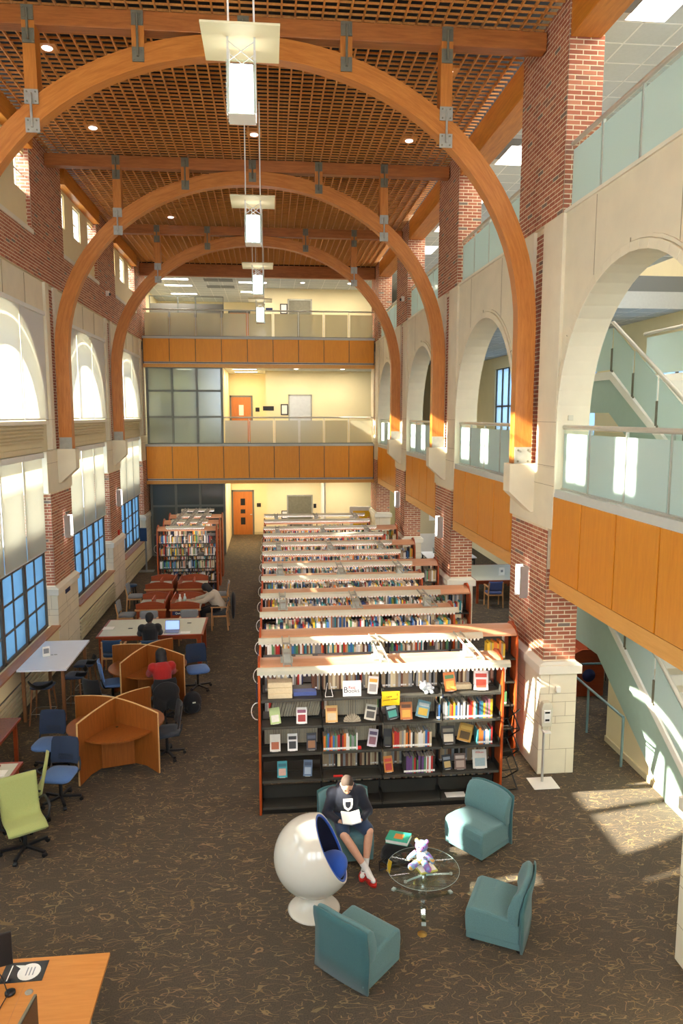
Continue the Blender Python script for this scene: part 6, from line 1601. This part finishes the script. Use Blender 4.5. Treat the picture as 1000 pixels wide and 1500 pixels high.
for s in 'LR':
    a, t_ = V['an'+s], V['toe'+s]; k = V['kn'+s]; up = (k-a).normalized(); m = MB(); limb(m, [a+up*.10, a, (a+t_)/2-Vector((0, 0, .02)), t_], [.043, .042, .042, .032]); link('sock', baked(m, 'white_cotton', .008, 2, 'sock'), P)
    d = (t_-a); d.z = 0; d.normalize(); x = Vector((-d.y, d.x, 0)); c0 = Vector(((a+t_)/2)); c0.z = 0
    S = MB(); out = []
    for i in range(20):
        q = 2*PI*i/20; r_ = .145; out.append(c0+d*(.14*math.cos(q))+x*((.05+.008*math.cos(q))*math.sin(q)))
    S.prism([(p.x, p.y) for p in out], 'Z', .0, .032); SL = S.build('slide_sole', 'red', P, bevel=.006)
    st = MB(); ring = []
    for dd in (.005, .075):
        for i in range(9): q = PI*i/8; ring.append(c0+d*dd+x*(.055*math.cos(q))+Vector((0, 0, .03+.055*math.sin(q))))
    st._add(ring, [(i, i+1, 9+i+1, 9+i) for i in range(8)], 0, True); o = st.build('slide_strap', 'red', SL); md = o.modifiers.new('t', 'SOLIDIFY'); md.thickness = .008
    o.matrix_parent_inverse = Matrix.Identity(4)
    e_ = MB().box(-.014, .014, -.014, .014, 0, .004).build('strap_print', 'black_plastic', SL); e_.location = c0+d*.04+Vector((0, 0, .088))
B = thing('open_book', 'open white paged book held by the young man in the hoodie', 'book', (.985, 8.72, .675)); B.rotation_euler = (.35, 0, .05)
for sx in (-1, 1):
    q = Matrix.Rotation(-sx*.28, 4, 'Y')
    m = MB(); m.box(*sorted((0, sx*.125)), -.095, .095, .0, .016, mat=q); m.build('page_block', 'paper', B); m = MB(); m.box(*sorted((0, sx*.13)), -.10, .10, -.004, .0, mat=q); m.build('cover', 'navy_sign', B)
# others
def seated(loc, rz, lean, headpitch, label, skin, top, bottom, hairmat, style, armz=.74, reach=.34, spread=.16, headyaw=0, seat=.492, group=None):
    L = Matrix.Translation(loc) @ Matrix.Rotation(rz, 4, 'Z')
    U = Matrix.Translation((0, .06, seat+.13)) @ Matrix.Rotation(lean, 4, 'X')
    def up(x, y, z): return L @ (U @ Vector((x, y, z)))
    def lo(x, y, z): return L @ Vector((x, y, z))
    J = dict(pelvis=up(0, 0, 0), belly=up(0, 0, .17), chest=up(0, 0, .34), neck=up(0, -.01, .51), head=up(0, -.04, .63), shL=up(-.17, 0, .41), shR=up(.17, 0, .41))
    for s, sx in (('L', -1), ('R', 1)):
        w = lo(sx*spread, -reach, armz+.065); sh = J['sh'+s]; mid = (sh+w)/2; J['el'+s] = mid+Vector((0, 0, -.05))+(L.to_3x3() @ Vector((sx*.055, .04, 0))); J['wr'+s] = w
        J['hip'+s] = lo(sx*.09, 0, seat+.12); J['kn'+s] = lo(sx*.11, -.40, seat+.02); J['an'+s] = lo(sx*.11, -.36, .09); J['toe'+s] = lo(sx*.12, -.50, .045)
    hr = (Matrix.Rotation(rz, 4, 'Z') @ Matrix.Rotation(headyaw, 4, 'Z') @ Matrix.Rotation(lean*.6+headpitch, 4, 'X'))
    fwd = L.to_3x3() @ Vector((0, -1, 0))
    return make_person(label, J, skin, top, bottom, hairmat, style, hr, .010, False, {'L': (fwd, (0, 0, -1), -1, .3), 'R': (fwd, (0, 0, -1), 1, .3)}, group)[0]
seated((-2.735, 16.43, 0), PI+.15, .14, .15, 'person in black jacket using the laptop at the study table', 'skin_dark', 'black_fabric', 'black_fabric', 'hair_black', 'short', .74, .40, .16, -.3)
seated((-2.08, 13.74, 0), PI+.25, .34, .40, 'person in red top bent over the carrel desk', 'skin', 'red_knit', 'black_fabric', 'hair_black', 'long', .73, .46, .16)
task_chair((-2.04, 13.62, 0), PI+.25, 'task chair under the red-dressed reader with a black coat on its back', 'charcoal_seat', 'black_fabric')
m = MB(); m.ball((0, .385, .62), .2, sc=(1.25, .35, 1.0)); m.ball((-.12, .385, .45), .14, sc=(.9, .4, 1.4)); m.ball((.12, .385, .42), .14, sc=(.9, .4, 1.5)); me = baked(m, 'black_fabric', .014, 3, 'coat')
o = link('draped_coat', me); o.location = (-2.04, 13.62, .10); o.rotation_euler = (0, 0, PI+.25); tag(o, 'black coat draped over the chair of the red-dressed reader', 'coat')
P = thing('backpack', 'black backpack standing on the floor beside the further carrel', 'backpack', (-1.56, 13.98, 0), .3)
m = MB(); m.ball((0, 0, .22), .19, sc=(.95, .72, 1.15)); m.ball((0, -.09, .15), .13, sc=(1.0, .7, .95)); m.ball((0, 0, .08), .16, sc=(1.1, .85, .5)); link('bag', baked(m, 'black_fabric', .012, 3, 'bag'), P); MB().box(-.03, .03, -.19, -.18, .26, .285).build('logo_patch', 'paper', P); MB().tube([(.12, .1, .35), (.2, .16, .25), (.19, .14, .06)], .014, 6).build('strap', 'black_fabric', P); MB().tube([(-.03, .05, .44), (0, .06, .475), (.03, .05, .44)], .01, 6).build('top_loop', 'black_fabric', P)
seated((-1.45, 19.75, 0), -PI/2, .55, .5, 'person in beige sweater slumped over the signed quiet desk', 'skin', 'beige_knit', 'black_fabric', 'hair_black', 'long', .74, .60, .2)
m = MB(); m.ball((0, .375, .66), .2, sc=(1.2, .35, 1.2)); m.ball((.1, .375, .42), .14, sc=(1, .4, 1.9)); m.ball((-.1, .375, .45), .14, sc=(1, .4, 1.6)); me = baked(m, 'black_fabric', .014, 3, 'coat2')
o = link('draped_coat', me); o.location = (-1.40, 19.75, .12); o.rotation_euler = (0, 0, -PI/2); tag(o, 'black coat hanging from the oak chair at the signed quiet desk', 'coat')
side_chair((6.55, 26.95, 0), 0, 'dark chair under the person at the pale aisle table', 'charcoal_seat', 'black_metal')
seated((6.55, 26.89, 0), 0, .14, .2, 'person in dark blue working at the pale aisle table', 'skin', 'chair_blue_dk', 'black_fabric', 'hair_black', 'short', .74, .42, .18)
S = thing('laptop', 'silver laptop on the pale aisle table', 'laptop', (6.2, 26.25, .741), 2.6); MB().box(-.16, .16, -.11, .11, 0, .015).build('keyboard_base', 'cord_grey', S); m = MB(); m.bar((0, .11, .012), (0, .18, .22), .32, .010); m.build('screen_lid', 'cord_grey', S)
